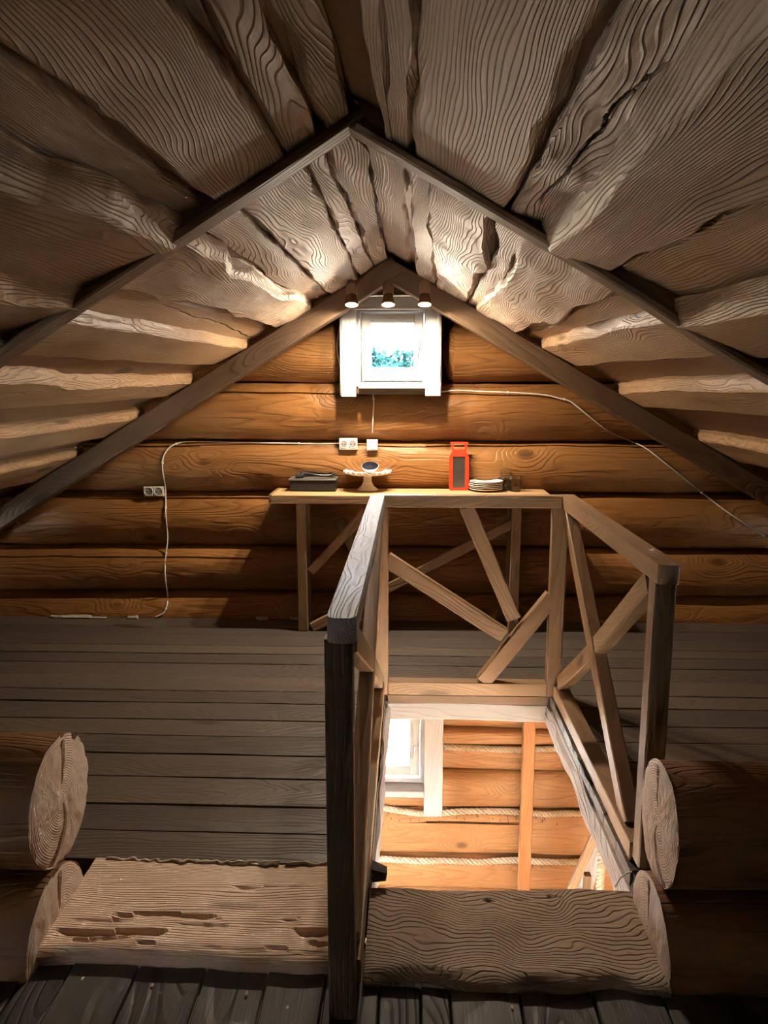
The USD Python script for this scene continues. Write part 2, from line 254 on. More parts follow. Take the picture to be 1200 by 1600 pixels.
def log_mesh(x0, x1, yc, zc, ry, rz, power=2.3, seed=0, amp=0.010, cracks=(), dx=0.03, nth=56, dome=(0, 0), front=None):
    """A log along x: superelliptic section round (yc, zc), uneven skin, cracks [(angle, xa, xb, depth, waver)] (angle 0 faces -y, 90 up), ends domed by dome metres."""
    nx = max(8, int((x1 - x0) / dx)); X = np.linspace(x0, x1, nx)
    th = np.linspace(-180, 180, nth, endpoint=False)
    dep = np.zeros((nx, nth)); TH = np.repeat(th[None], nx, 0)
    extra = [];
    for (ang, xa, xb, de, wv) in cracks:
        wob = ang + wv * (fbm(np.stack([X * 1.3, X * 0 + seed, X * 0 + ang], -1), 3, seed) - 0.5) * 2
        win = np.clip(np.minimum((X - xa), (xb - X)) / 0.12, 0, 1)
        for s, dd in ((-2.4, 0), (-0.7, 1), (0.7, 1), (2.4, 0)): extra.append((wob + s, dd * de * win))
    if extra:
        TH = np.hstack([TH] + [e[0][:, None] for e in extra]); dep = np.hstack([dep] + [e[1][:, None] for e in extra])
        k = np.argsort(TH, axis=1); TH = np.take_along_axis(TH, k, 1); dep = np.take_along_axis(dep, k, 1)
    nt = TH.shape[1]; a = np.radians(TH); ca, sa = np.cos(a), np.sin(a)
    rad = (np.abs(ca) ** power + np.abs(sa) ** power) ** (-1 / power)
    Y, Z = -ca * rad, sa * rad
    Xg = np.repeat(X[:, None], nt, 1)
    q = np.stack([Xg * 2.2, Y * 1.6 + seed * 3.1, Z * 1.6 + seed], -1)
    bump = (fbm(q, 4, seed) - 0.5) * 2 * amp + (noise(np.stack([Xg * 0.8, Y * 0.8, Z * 0.8 + 9 * seed], -1), seed) - 0.5) * amp
    wig = (noise(np.stack([X * 1.1, X * 0, X * 0 + seed], -1), seed + 5) - 0.5) * 0.012
    sc = np.ones(nx)
    for side, dm in ((0, dome[0]), (1, dome[1])):
        if dm:
            e = (X - x0) if side == 0 else (x1 - X); sc = sc * np.sqrt(np.clip(1 - np.clip(1 - e / dm, 0, 1) ** 2, 0.02, 1))
    VY = yc + (Y * ry + Y * (bump - dep)) * sc[:, None]; VZ = zc + (Z * rz + Z * (bump - dep)) * sc[:, None] + wig[:, None]
    V = np.stack([Xg, VY, VZ], -1).reshape(-1, 3); o = offs(); o[1:] = 0
    R = np.stack([Xg, VY - yc, VZ - zc], -1).reshape(-1, 3) + o + np.array([0, 0, 0])
    i, j = np.meshgrid(np.arange(nx - 1), np.arange(nt), indexing='ij'); i, j = i.ravel(), j.ravel()
    A, B, C, D = i * nt + j, i * nt + (j + 1) % nt, (i + 1) * nt + j, (i + 1) * nt + (j + 1) % nt
    F = np.vstack([np.stack([A, C, B], 1), np.stack([B, C, D], 1)])
    n = len(V); V = np.vstack([V, [[x0, yc, zc], [x1, yc, zc]]]); R = np.vstack([R, R[0] * 0 + o, R[0] * 0 + o])
    jj = np.arange(nt); kk = (jj + 1) % nt
    F = np.vstack([F, np.stack([jj, kk, jj * 0 + n], 1), np.stack([(nx - 1) * nt + kk, (nx - 1) * nt + jj, jj * 0 + n + 1], 1)])
    return V, F, R

# ------------------------------------------------------------------ the roof: two slopes of overlapping waney boards
ZR, SK, SL, SR = 2.150, 0.0236, 0.605, 0.572              # ridge height of the hidden boards, drift of the ridge, the two slopes
def rx(y): return -0.106 - SK * (4.4 - y)
class Slope:
    def __init__(s, side, k):
        s.side, s.k = side, k
        n = np.cross(np.array([SK, 1, 0]), np.array([side, 0, -k])); s.n = n / np.linalg.norm(n) * (-1 if n[2] > 0 else 1)
        s.o = np.array([rx(4.4), 4.4, ZR])
    def P(s, y, v, h):
        y, v, h = np.broadcast_arrays(np.asarray(y, float), np.asarray(v, float), np.asarray(h, float))
        return np.stack([rx(y) + s.side * v, y, ZR - s.k * v], -1) + h[..., None] * s.n
    def pix(s, px, py, h):
        X = at(px, py, s.n, s.n @ s.o + h) - s.n * h
        return np.array([X[1], s.side * (X[0] - rx(X[1]))])
LS, RS = Slope(-1, SL), Slope(1, SR)
NEAR0, NEAR1, FAR0, FAR1 = -1.0, 2.060, 2.098, 4.27
def edge(S, pts, h, y0, y1, grow=True):
    q = np.array([S.pix(x, y, h) for x, y in pts]); q = q[np.argsort(q[:, 0])]
    return q
def resample(q, ya, yb, n):
    y = np.linspace(ya, yb, n); return y, np.interp(y, q[:, 0], q[:, 1])
def board(S, parent, A, B, hA, hB, ends, thick, material, seed, rough=0.004, name='board', skirt=0.010, label=None, dy=0.022, bulge=0.0, crack=None):
    if crack is not None: dy = 0.012
    """One roof board: A its ridge-side and B its eave-side edge as (y, v) points on slope S; hA, hB how far its face stands proud there; ends ((yA0, yB0), (yA1, yB1))."""
    L = max(ends[1]) - min(ends[0]); nu = max(6, int(L / dy)); wid = abs(np.mean(B[:, 1]) - np.mean(A[:, 1])); nv = max(4, int(wid / (0.022 if crack is None else 0.0026))) + 2
    t = np.linspace(0, 1, nu); w = np.concatenate([[0, 0.03], np.linspace(0.03, 0.97, nv)[1:-1], [0.97, 1]]); nv = len(w)
    ya = ends[0][0] + (ends[1][0] - ends[0][0]) * t; yb = ends[0][1] + (ends[1][1] - ends[0][1]) * t
    va = np.interp(ya, A[:, 0], A[:, 1]); vb = np.interp(yb, B[:, 0], B[:, 1])
    wa = (fbm(np.stack([ya * 5, ya * 0 + seed, ya * 0], -1), 3, seed) - 0.5) * 0.022; wb = (fbm(np.stack([yb * 5, yb * 0 + seed + 3.3, yb * 0], -1), 3, seed) - 0.5) * 0.022
    va, vb = va + wa, np.maximum(vb + wb, va + 0.02)
    Yg = ya[:, None] * (1 - w) + yb[:, None] * w; Vg = va[:, None] * (1 - w) + vb[:, None] * w
    H = np.repeat((hA * (1 - w) + hB * w)[None], nu, 0)
    if crack is not None:
        cv = np.interp(Yg, crack[:, 0], crack[:, 1]) + (fbm(np.stack([Yg * 9, Yg * 0, Yg * 0 + seed], -1), 3, seed) - 0.5) * 0.02
        wn = np.clip(np.minimum(Yg - crack[0, 0], crack[-1, 0] - Yg) / 0.1, 0, 1)
        H = H - 0.03 * wn * (np.abs(Vg - cv) < 0.0022)
    fq = 2.4 if rough > 0.01 else 1.0
    q = np.stack([Yg * 1.6 * fq, Vg * 4.5 * fq, Yg * 0 + seed * 1.7], -1)
    H = H + (fbm(q, 4, seed) - 0.5) * 2 * rough + (noise(q * 0.5, seed + 2) - 0.5) * rough * 1.5 + bulge * 4 * w * (1 - w)
    H[:, 0] -= 0.006; H[:, -1] -= 0.006
    o = offs(); R = np.stack([Yg, Vg, H], -1) + o
    top = S.P(Yg, Vg, H).reshape(-1, 3); parts = [(top, grid_faces(nu, nv, 0, flip=(S.side > 0)), R.reshape(-1, 3))]
    def wall(y, v, h, dv, flip, lumps):
        m = 5; k = np.linspace(0, 1, m)[None]; yy = np.repeat(y[:, None], m, 1)
        lum = (fbm(np.stack([yy * 9, yy * 0 + k * 2.0, yy * 0 + seed * 2.1], -1), 3, seed) - 0.5) * lumps
        vv = v[:, None] + dv * k ** 0.8 + lum * np.sin(np.pi * k) ; hh = h[:, None] - thick * k
        return S.P(yy, vv, hh).reshape(-1, 3), grid_faces(len(y), m, 0, flip), np.stack([yy, vv, hh * 2.0], -1).reshape(-1, 3) + o
    parts.append(wall(Yg[:, 0], Vg[:, 0], H[:, 0], -skirt, S.side < 0, 0.02)); parts.append(wall(Yg[:, -1], Vg[:, -1], H[:, -1], 0.010, S.side > 0, 0.02))
    for e, fl in ((0, S.side < 0), (-1, S.side > 0)):
        y, v, h = Yg[e], Vg[e], H[e]; yy = np.stack([y, y], 1); vv = np.stack([v, v], 1); hh = np.stack([h, h - thick], 1)
        parts.append((S.P(yy, vv, hh).reshape(-1, 3), grid_faces(nv, 2, 0, not fl), np.stack([yy * 1.0, vv, hh], -1).reshape(-1, 3) + o))
    m = join(parts); return addw(parent, name, m, material, angle=50, label=label)

ceiling = thing('ceiling', 'sloping underside of the roof, rough waney-edged boards overlapping', 'ceiling', (0, 2, 2), kind='structure')
def build_slope(S, rows, y0, y1, seed0, first_v=0.0, last_v=3.4, waney={}, cracks={}):
    """rows: (ridge-side pixels, eave-side pixels, proud at ridge side, proud at eave side, (near ends), (far ends), material, roughness); the hidden boards behind the gaps follow by themselves."""
    prev = None; found = []
    for k, (pa, pb, ha, hb, far, mi, ro) in enumerate(rows):
        A, B = edge(S, pa, ha, y0, y1), edge(S, pb, hb, y0, y1)
        e1 = far if far else (y1, y1)
        board(S, ceiling, A, B, ha, hb, ((y0, y0), e1), 0.055, CEIL[mi], seed0 + k, rough=ro, skirt=waney.get(k, 0.012), crack=edge(S, cracks[k], ha, y0, y1) if k in cracks else None); found.append((A, B))
    ys = np.linspace(y0, y1, 40); n = 0
    edges = [np.zeros(40) + first_v]
    for A, B in found: edges += [np.interp(ys, A[:, 0], A[:, 1]), np.interp(ys, B[:, 0], B[:, 1])]
    edges.append(np.maximum(edges[-1] + 0.1, edges[-1] * 0 + edges[-1].mean() + 0.2))
    for k in range(0, len(edges), 2):
        a, b = edges[k] - (0.05 if k else 0.0), edges[k + 1] + 0.06
        b = np.maximum(b, a + 0.05)
        board(S, ceiling, np.stack([ys, a], 1), np.stack([ys, b], 1), 0.002, 0.0, ((y0, y0), (y1, y1)), 0.03, UNDER, seed0 + 50 + k, rough=0.002)
    v = float(edges[-1].mean()); q = 0
    while v < last_v:                                      # the plain rows further down to the eaves, past the frame
        w = 0.22 + 0.08 * ((q * 37) % 5) / 5
        for lo, hi, h in ((v + 0.06, v + w, 0.05), (v - 0.05, v + 0.12, 0.0)):
            board(S, ceiling, np.array([[y0, lo], [y1, lo]]), np.array([[y0, hi], [y1, hi]]), h, h * 0.5, ((y0, y0), (y1, y1)), 0.05 if h else 0.03, CEIL[q % 3] if h else UNDER, seed0 + 90 + q, rough=0.003, dy=0.1)
        v += w; q += 1
def far_ends(S, pa, pb, h): return S.pix(*pa, h)[0], S.pix(*pb, h)[0]

# left slope, this side of the first rafter pair
build_slope(LS, [
    ([(508, 0), (520, 60), (535, 130), (552, 205)], [(418, 0), (437, 30), (460, 47), (470, 70), (477, 97), (487, 127), (491, 155), (500, 172), (507, 195)], .05, .05, None, 2, .007),
    ([(407, 0), (420, 27), (437, 67), (455, 110), (471, 147), (485, 185), (492, 205)], [(320, 0), (337, 32), (347, 60), (370, 97), (387, 130), (407, 160), (427, 195), (443, 232)], .05, .05, None, 2, .008),
    ([(270, 0), (300, 45), (312, 64), (335, 95), (360, 130), (385, 170), (410, 200), (446, 252)], [(0, 70), (50, 105), (100, 140), (143, 165), (152, 182), (175, 190), (210, 215), (250, 245), (300, 290), (347, 321)], .055, .05, None, 0, .006),
    ([(0, 98), (50, 130), (100, 160), (150, 200), (200, 235), (250, 275), (300, 310), (335, 335)], [(0, 251), (50, 267), (87, 287), (112, 296), (150, 302), (200, 332), (275, 359)], .035, .002, None, 1, .004),
    ([(0, 289), (67, 316), (107, 324), (147, 337), (200, 357), (267, 381)], [(0, 445), (50, 455), (115, 466), (160, 447), (175, 440)], .09, .02, None, 3, .005),
    ([(0, 469), (30, 476), (75, 481), (122, 484)], [(0, 531), (20, 532), (45, 532)], .085, .02, None, 3, .004),
    ([(0, 541), (14, 543)], [(0, 575), (8, 572)], .06, .03, None, 0, .004)], NEAR0, NEAR1, 100, waney={4: .05, 5: .045, 6: .04})
# left slope, between the two rafter pairs
build_slope(LS, [
    ([(556, 215), (575, 240), (583, 300), (595, 360), (606, 405)], [(520, 237), (527, 280), (547, 310), (561, 340), (571, 362), (566, 374), (574, 384), (581, 402)], .055, .05, None, 2, .007),
    ([(510, 245), (514, 275), (521, 285), (540, 317), (552, 345), (557, 365), (562, 376), (575, 402)], [(487, 260), (497, 282), (512, 315), (526, 347), (526, 360), (540, 380), (547, 400), (556, 418)], .05, .05, None, 2, .007),
    ([(484, 264), (495, 297), (512, 332), (522, 357), (532, 375), (542, 397), (555, 428)], [(387, 330), (420, 362), (440, 390), (475, 420), (505, 450), (512, 457)], .06, .055, None, 2, .006),
    ([(382, 334), (402, 360), (445, 397), (480, 430), (502, 450), (508, 456)], [(332, 372), (362, 392), (407, 420), (417, 432), (450, 452), (462, 457), (482, 470)], .035, .02, None, 0, .005),
    ([(324, 401), (352, 407), (362, 432), (395, 440), (440, 470), (460, 467), (478, 476)], [(200, 455), (232, 463), (250, 474), (290, 470), (315, 477), (355, 482), (367, 496), (382, 497), (412, 507), (428, 513)], .062, .045, None, 0, .012),
    ([(205, 452), (240, 462), (300, 480), (360, 490), (425, 515)], [(147, 496), (187, 501), (250, 511), (300, 519), (392, 535)], .02, .004, None, 3, .005),
    ([(127, 509), (190, 515), (250, 525), (300, 531), (387, 545)], [(77, 560), (120, 562), (210, 567), (300, 570), (352, 570)], .055, .03, None, 3, .005),
    ([(0, 600), (75, 600), (112, 607), (162, 605), (250, 603), (305, 600)], [(0, 640), (100, 632), (200, 625), (250, 621), (290, 618)], .055, .04, None, 3, .007),
    ([(0, 685), (100, 672), (200, 657), (221, 652)], [(0, 714), (100, 695), (177, 682)], .055, .045, None, 3, .004),
    ([(0, 741), (70, 724), (132, 711)], [(0, 765), (60, 752), (95, 744)], .055, .045, None, 3, .004)], FAR0, FAR1, 200, waney={4: .03, 6: .018, 7: .018, 8: .018, 9: .018}, cracks={5: [(250, 474), (290, 490), (315, 499), (352, 509), (380, 523), (398, 530)]})
# right slope, this side of the first rafter pair
build_slope(RS, [
    ([(555, 0), (566, 50), (578, 90), (600, 205)], [(594, 0), (597, 60), (598, 100), (604, 210)], .05, .05, None, 0, .007),
    ([(602, 0), (604, 60), (606, 120), (608, 215)], [(641, 0), (642, 60), (641, 110), (637, 228)], .05, .05, None, 1, .004),
    ([(655, 0), (651, 100), (646, 200), (650, 250)], [(932, 10), (905, 65), (885, 100), (862, 185), (837, 210), (820, 260), (800, 310), (784, 338)], .05, .055, None, 1, .006),
    ([(985, 0), (950, 45), (925, 100), (900, 150), (877, 190), (845, 245), (815, 300), (797, 330)], [(1200, -10), (1170, 15), (1125, 55), (1075, 100), (1025, 170), (975, 220), (940, 270), (900, 310), (880, 330), (850, 362)], .055, .03, None, 2, .014),
    ([(1200, 60), (1090, 140), (1050, 185), (1015, 220), (1000, 250), (955, 295), (945, 320), (900, 360), (860, 386)], [(1200, 317), (1150, 332), (1112, 350), (1075, 372), (1000, 400), (950, 425), (944, 436)], .085, .05, None, 1, .008),
    ([(1200, 322), (1112, 355), (1000, 405), (955, 430)], [(1200, 451), (1120, 470), (1045, 491)], .03, .005, None, 3, .005),
    ([(1200, 489), (1120, 501), (1050, 514)], [(1200, 559), (1115, 561)], .085, .05, None, 3, .004),
    ([(1200, 588), (1172, 596)], [(1200, 625), (1190, 628)], .06, .05, None, 1, .004)], NEAR0, NEAR1, 300, waney={4: .05, 6: .035, 7: .03}, cracks={3: [(1030, 112), (1000, 135), (985, 150), (960, 175), (935, 200), (915, 228), (890, 255), (868, 290), (835, 330)]})
# right slope, between the two rafter pairs
build_slope(RS, [
    ([(562, 212), (575, 240), (590, 330), (604, 395), (606, 403)], [(631, 277), (632, 300), (627, 322), (632, 345), (637, 385), (641, 425)], .03, .022, None, 0, .005),
    ([(646, 277), (645, 320), (646, 345), (650, 382), (651, 422)], [(670, 282), (672, 330), (665, 350), (675, 372), (677, 400), (674, 409), (681, 437)], .06, .055, None, 2, .008),
    ([(672, 282), (674, 330), (667, 350), (677, 372), (679, 400), (676, 409), (683, 440)], [(757, 345), (760, 362), (755, 385), (762, 421), (757, 427), (744, 425), (738, 447), (727, 474)], .062, .06, None, 2, .012),
    ([(772, 350), (778, 385), (765, 420), (745, 450), (732, 478)], [(812, 376), (806, 395), (797, 420), (775, 452), (755, 472), (740, 484)], .045, .04, None, 2, .006),
    ([(812, 380), (800, 417), (797, 430), (775, 454), (757, 474), (740, 486)], [(945, 468), (918, 475), (900, 482), (875, 504), (862, 508), (850, 504), (822, 514), (797, 527)], .06, .062, None, 0, .016),
    ([(950, 470), (900, 486), (862, 512), (800, 530)], [(995, 497), (937, 505), (900, 515), (875, 522), (827, 537)], .03, .01, None, 3, .004),
    ([(1007, 510), (957, 517), (900, 531), (830, 547)], [(1075, 560), (1012, 565), (950, 567), (915, 572)], .055, .045, None, 3, .005),
    ([(1150, 612), (1050, 610), (962, 614), (922, 602)], [(1200, 651), (1112, 642), (1025, 637), (955, 634)], .055, .05, None, 3, .007),
    ([(1200, 707), (1112, 691), (1025, 677)], [(1200, 731), (1120, 715), (1050, 697)], .055, .045, None, 3, .004),
    ([(1200, 756), (1117, 735)], [(1200, 785), (1150, 770)], .055, .045, None, 3, .004)], FAR0, FAR1, 400, waney={1: .03, 4: .022, 6: .02, 7: .02, 8: .018, 9: .018})

def sheath(S, name='roof_sheathing'):
    P = np.array([[S.P(y, v, h) for v in (-0.08, 4.0) for h in (-0.04, -0.07)] for y in (-1.15, 4.9)]).reshape(-1, 3)
    put(ceiling, name, trimesh.convex.convex_hull(P), UNDER, rest=None, angle=0)
sheath(LS); sheath(RS)

# ------------------------------------------------------------------ rafters: two pairs under the boards
def rafter(S, y0, y1, h0, h1, vtop, vend, label, seed):
    ya, hm = (y0 + y1) / 2, (h0 + h1) / 2
    p0, p1 = S.P(ya, vtop, hm), S.P(ya, vend, hm)
    m = beam(p0, p1, y1 - y0, h1 - h0, S.n, 0.006, 30, 0.008, seed)
    t = thing('rafter', label, 'rafter', p1, group=None); addw(t, 'timber', m, RAFT)
    if y0 < 3: addw(t, 'packing_batten', beam(S.P(2.079, vtop, 0.012), S.P(2.079, vend, 0.012), 0.034, 0.084, S.n, 0.002, 2), RAFT)
rafter(LS, 2.025, 2.112, .056, .080, .0, 3.3, 'dark rafter of the nearer pair, crossing the ceiling on the left of the ridge', 1)
rafter(RS, 2.030, 2.108, .056, .080, .03, 3.3, 'dark rafter of the nearer pair, crossing the ceiling on the right of the ridge', 2)
rafter(LS, 4.16, 4.27, .055, .165, .02, 3.3, 'brown rafter against the log gable, sloping down left of the small window', 3)
rafter(RS, 4.16, 4.27, .055, .165, .02, 3.3, 'brown rafter against the log gable, sloping down right of the small window', 4)
tie = thing('collar_board', 'brown wooden board joining the gable rafters above the spotlights', 'board', (-0.09, 4.3, 1.93))
addw(tie, 'board', beam((-0.42, 4.285, 1.942), (0.23, 4.285, 1.942), 0.065, 0.03, (0, 1, 0)), RAFT)

# ------------------------------------------------------------------ the log gable at the far end
YW = 4.42
WX0, WX1, WZ0, WZ1 = -0.385, 0.178, 1.40, 1.90             # opening cut for the small window
gable = thing('wall_back', 'orange-brown log gable wall at the far end of the loft', 'wall', (0, YW, 0), kind='structure')
SE = [-0.22, 0.14, 0.42, 0.768, 1.080, 1.425, 1.800, 2.10, 2.40]
CR_ = {1: [(35, -3, -0.9, .02, 6)], 2: [(48, -3, 0.0, .03, 5)], 3: [(52, -2.2, 3.0, .03, 7)], 4: [(40, -1.3, -0.2, .03, 5), (62, 0.15, 0.75, .02, 3)], 5: [(70, -1, 0.0, .02, 3)]}
for k in range(len(SE) - 1):
    z0, z1 = SE[k], SE[k + 1]; rz = (z1 - z0) / 2 + 0.004; zc = (z0 + z1) / 2
    spans = [(-3.4, 3.4)]
    lim = 3.4
    if zc > 0.2: lim = max(0.5, (2.25 - z0) / 0.58)
    spans = [(-lim - 0.1, lim - 0.1)] if zc > 0.2 else spans
    if k in (5, 6): spans = [(spans[0][0], WX0 - 0.005), (WX1 + 0.02, spans[0][1])]
    off = {0: -0.05, 1: -0.03}.get(k, 0.0)
    for q, (a, b) in enumerate(spans):
        cr = [(c[0], max(c[1], a), min(c[2], b), c[3], c[4]) for c in CR_.get(k, []) if c[1] < b and c[2] > a]
        m = log_mesh(a, b, YW + 0.15 + off, zc, 0.15, rz, 2.05, seed=k * 3 + q, amp=0.014, cracks=cr, dome=(0, 0.06) if (k in (5, 6) and q == 0) else ((0.07, 0) if k in (5, 6) else (0, 0)))
        addw(gable, 'log', m, LOG[(k + q) % 2], angle=60)

from shapely.geometry import Polygon, box as sbox
gs = Polygon([(-3.9, -3.05), (3.9, -3.05), (3.9, -0.05), (-0.102, 2.25), (-3.9, -0.1)]).difference(sbox(-0.30, 1.41, 0.10, 1.84)).difference(sbox(-0.60, -1.03, 0.10, -0.51))
gs = trimesh.creation.extrude_polygon(gs, 0.04); gv = np.array(gs.vertices); put(gable, 'outer_boarding', (np.stack([gv[:, 0], 4.73 - gv[:, 2], gv[:, 1]], -1), gs.faces), UNDER, angle=0)

# moss caulking squeezed out between the floor and the lowest log
for k, (x0, x1) in enumerate([(-2.2, -1.95), (-1.72, -1.66), (-0.93, -0.86), (-0.72, -0.6), (-0.35, -0.2), (1.15, 1.32)]):
    X = np.linspace(x0, x1, 14); p = np.stack([X, 4.355 - 0.008 * noise(np.stack([X * 20, X * 0, X * 0 + k], -1)), 0.004 + 0.006 * noise(np.stack([X * 25, X * 0, X * 0], -1), 3)], -1)
    put(gable, 'caulking', tube(p, 0.008 + 0.006 * noise(np.stack([X * 30, X * 0 + k, X * 0], -1), 5), 7), MOSS, angle=60)

# ------------------------------------------------------------------ loft floor, plank by plank, with the stair opening left free
OX0, OX1, OY0, OY1 = -0.105, 0.655, 1.93, 3.25
floor = thing('floor', 'dark stained loft floor of wide planks laid across the room', 'floor', (0, 3, 0), kind='structure')
ye = [2.000, 2.158, 2.307, 2.494, 2.660, 2.819, 2.965, 3.139, 3.275, 3.454, 3.626, 3.765, 3.885, 4.055, 4.216, 4.41]
for k in range(len(ye) - 1):
    a, b = ye[k] + 0.0025, ye[k + 1] - 0.0025
    segs = [(-3.3, OX0), (OX1, 3.3)] if a < OY1 - 0.02 else [(-3.3, 3.3)]
    if a < OY1 - 0.02 < b: a2 = OY1
    for q, (x0, x1) in enumerate(segs):
        nx = 90; X = np.linspace(x0, x1, nx)
        ja = (fbm(np.stack([X * 1.2, X * 0 + ye[k] * 9, X * 0], -1), 3) - 0.5) * 0.014; jb = (fbm(np.stack([X * 1.2, X * 0 + ye[k + 1] * 9, X * 0], -1), 3) - 0.5) * 0.014
        ya = np.maximum(a + ja, 1.995); yb = b + jb; w = np.array([0, 0.02, 0.25, 0.5, 0.75, 0.98, 1])
        Y = ya[:, None] * (1 - w) + yb[:, None] * w; Z = (fbm(np.stack([np.repeat(X[:, None], 7, 1) * 2, Y * 4, Y * 0 + k], -1), 3, k) - 0.5) * 0.006 - 0.001 * ((k * 7) % 4)
        Z[:, 0] -= 0.004; Z[:, -1] -= 0.004; Xg = np.repeat(X[:, None], 7, 1); o = offs()
        top = np.stack([Xg, Y, Z], -1).reshape(-1, 3); bot = top[:]; bot = np.stack([Xg, Y, Z * 0 - 0.045], -1).reshape(-1, 3)
        parts = [(top, grid_faces(nx, 7, 0, False), np.stack([Xg, Y, Z], -1).reshape(-1, 3) + o), (bot, grid_faces(nx, 7, 0, True), np.stack([Xg, Y, Z], -1).reshape(-1, 3) + o)]
        for e, fl in ((0, True), (-1, False)):
            s = np.stack([np.stack([X, Y[:, e], Z[:, e]], -1), np.stack([X, Y[:, e], Z[:, e] * 0 - 0.045], -1)], 1)
            parts.append((s.reshape(-1, 3), grid_faces(nx, 2, 0, not fl), s.reshape(-1, 3) + o))
        for e in (0, -1):
            s = np.stack([np.stack([Xg[e], Y[e], Z[e]], -1), np.stack([Xg[e], Y[e], Z[e] * 0 - 0.045], -1)], 1)
            parts.append((s.reshape(-1, 3), grid_faces(7, 2, 0, e == 0), s.reshape(-1, 3)[:, [1, 0, 2]] + o))
        addw(floor, 'plank', join(parts), FLOOR[(k * 5 + q * 2) % 3], angle=30)

for lo, hi in (((-3.7, -1.1, -.13), (-0.12, 4.5, -.06)), ((0.68, -1.1, -.13), (3.7, 4.5, -.06)), ((-0.12, -1.1, -.13), (0.68, 1.80, -.09)), ((-0.12, 3.38, -.13), (0.68, 4.5, -.06))):
    put(floor, 'subfloor', box(lo, hi, 0.002, 0)[:2], UNDER, angle=0)

# ------------------------------------------------------------------ near floor: dark planks running away from the camera
nfloor = thing('floor', 'near-black worn floor planks at the very bottom, running away from the camera', 'floor', (0, 1.2, -0.04), kind='structure')
sx = [-3.4, -3.1, -2.85, -2.6, -2.38, -2.15, -1.94, -1.70, -1.50, -1.25, -1.06, -0.951, -0.844, -0.675, -0.503, -0.345, -0.199, -0.065, 0.035, 0.105, 0.273, 0.45, 0.615, 0.80, 1.0, 1.2, 1.4, 1.63, 1.85, 2.1, 2.35, 2.6, 2.9, 3.2, 3.5]
for k in range(len(sx) - 1):
    a, b = sx[k] + 0.002, sx[k + 1] - 0.003
    y1 = 1.66 + 0.012 * ((k * 13) % 5 - 2)
    m = box((a, -0.9, -0.085), (b, y1, -0.042 - 0.003 * ((k * 7) % 3)), 0.003, 1)
    addw(nfloor, 'plank', m, DARKFLOOR[k % 2])
chips = [(-0.80, 1.60), (-0.62, 1.585), (-0.385, 1.57), (-0.28, 1.53), (-0.93, 1.62), (0.25, 1.55)]
for k, (cx, cy) in enumerate(chips):
    s = trimesh.creation.icosphere(1, 1.0); v = s.vertices * np.array([0.0035, 0.006, 0.0005]) * (0.8 + 0.5 * fbm(s.vertices * 2 + k)[:, None])
    put(nfloor, 'wood_chip', (v + np.array([cx, cy, -0.0415]), s.faces), MOSS, angle=60)

# ------------------------------------------------------------------ the cut-down log partition and its threshold
part = thing('wall_front', 'low log partition cut away for the passage, round log ends either side', 'wall', (0, 1.8, 0), kind='structure')
def log_stub(x0, x1, yc, zc, ry, rz, seed, endside, slant=0.0, skin=None):
    m = log_mesh(x0, x1, yc, zc, ry, rz, 2.05, seed=seed, amp=0.008, dx=0.04, nth=64)
    V, F, R = m
    p = addw(part, 'log', (V, F, R), skin or STUB, angle=60)
    x = x1 if endside > 0 else x0; nr, nt = 14, 72
    r = np.linspace(0, 1, nr); g = np.linspace(0, 2 * np.pi, nt, endpoint=False)
    rr, gg = np.meshgrid(r, g, indexing='ij'); Y, Z = np.cos(gg) * ry * rr * 1.012, np.sin(gg) * rz * rr * 1.012
    bump = (fbm(np.stack([Y * 30, Z * 30, Y * 0 + seed], -1), 3, seed) - 0.5) * 0.007
    crack = (rr < 0.93) * 0.010 * np.exp(-((np.degrees(gg) - 262 + 60 * (rr - .6)) / 4.0) ** 2) * (rr > 0.15) + (rr < 0.9) * 0.006 * np.exp(-((np.degrees(gg) - 80) / 3.0) ** 2) * (rr > 0.3)
    X = x + endside * (0.004 + bump - crack - 0.004 * rr ** 8) + 0 * Y
    V = np.stack([X, yc + Y, zc + Z], -1).reshape(-1, 3)
    i, j = np.meshgrid(np.arange(nr - 1), np.arange(nt), indexing='ij'); i, j = i.ravel(), j.ravel()
    a, b, c, d = i * nt + j, i * nt + (j + 1) % nt, (i + 1) * nt + j, (i + 1) * nt + (j + 1) % nt
    F = np.vstack([np.stack([a, c, b], 1), np.stack([b, c, d], 1)]); F = F if endside > 0 else F[:, ::-1]
    put(p, 'end_grain', (V, F), ENDG, rest=np.stack([X * 0 + seed, Y, Z], -1).reshape(-1, 3) * np.array([1, 1.0, 1.0]), angle=50, label='pale sawn end of the log showing rings and a crack')
log_stub(-3.3, -0.945, 1.845, 0.292, 0.172, 0.172, 11, 1)
log_stub(0.645, 3.3, 1.775, 0.300, 0.138, 0.158, 12, -1)
log_stub(-3.3, -0.935, 1.755, -0.035, 0.165, 0.165, 13, 1)
log_stub(0.630, 3.3, 1.745, 0.000, 0.150, 0.150, 14, -1)
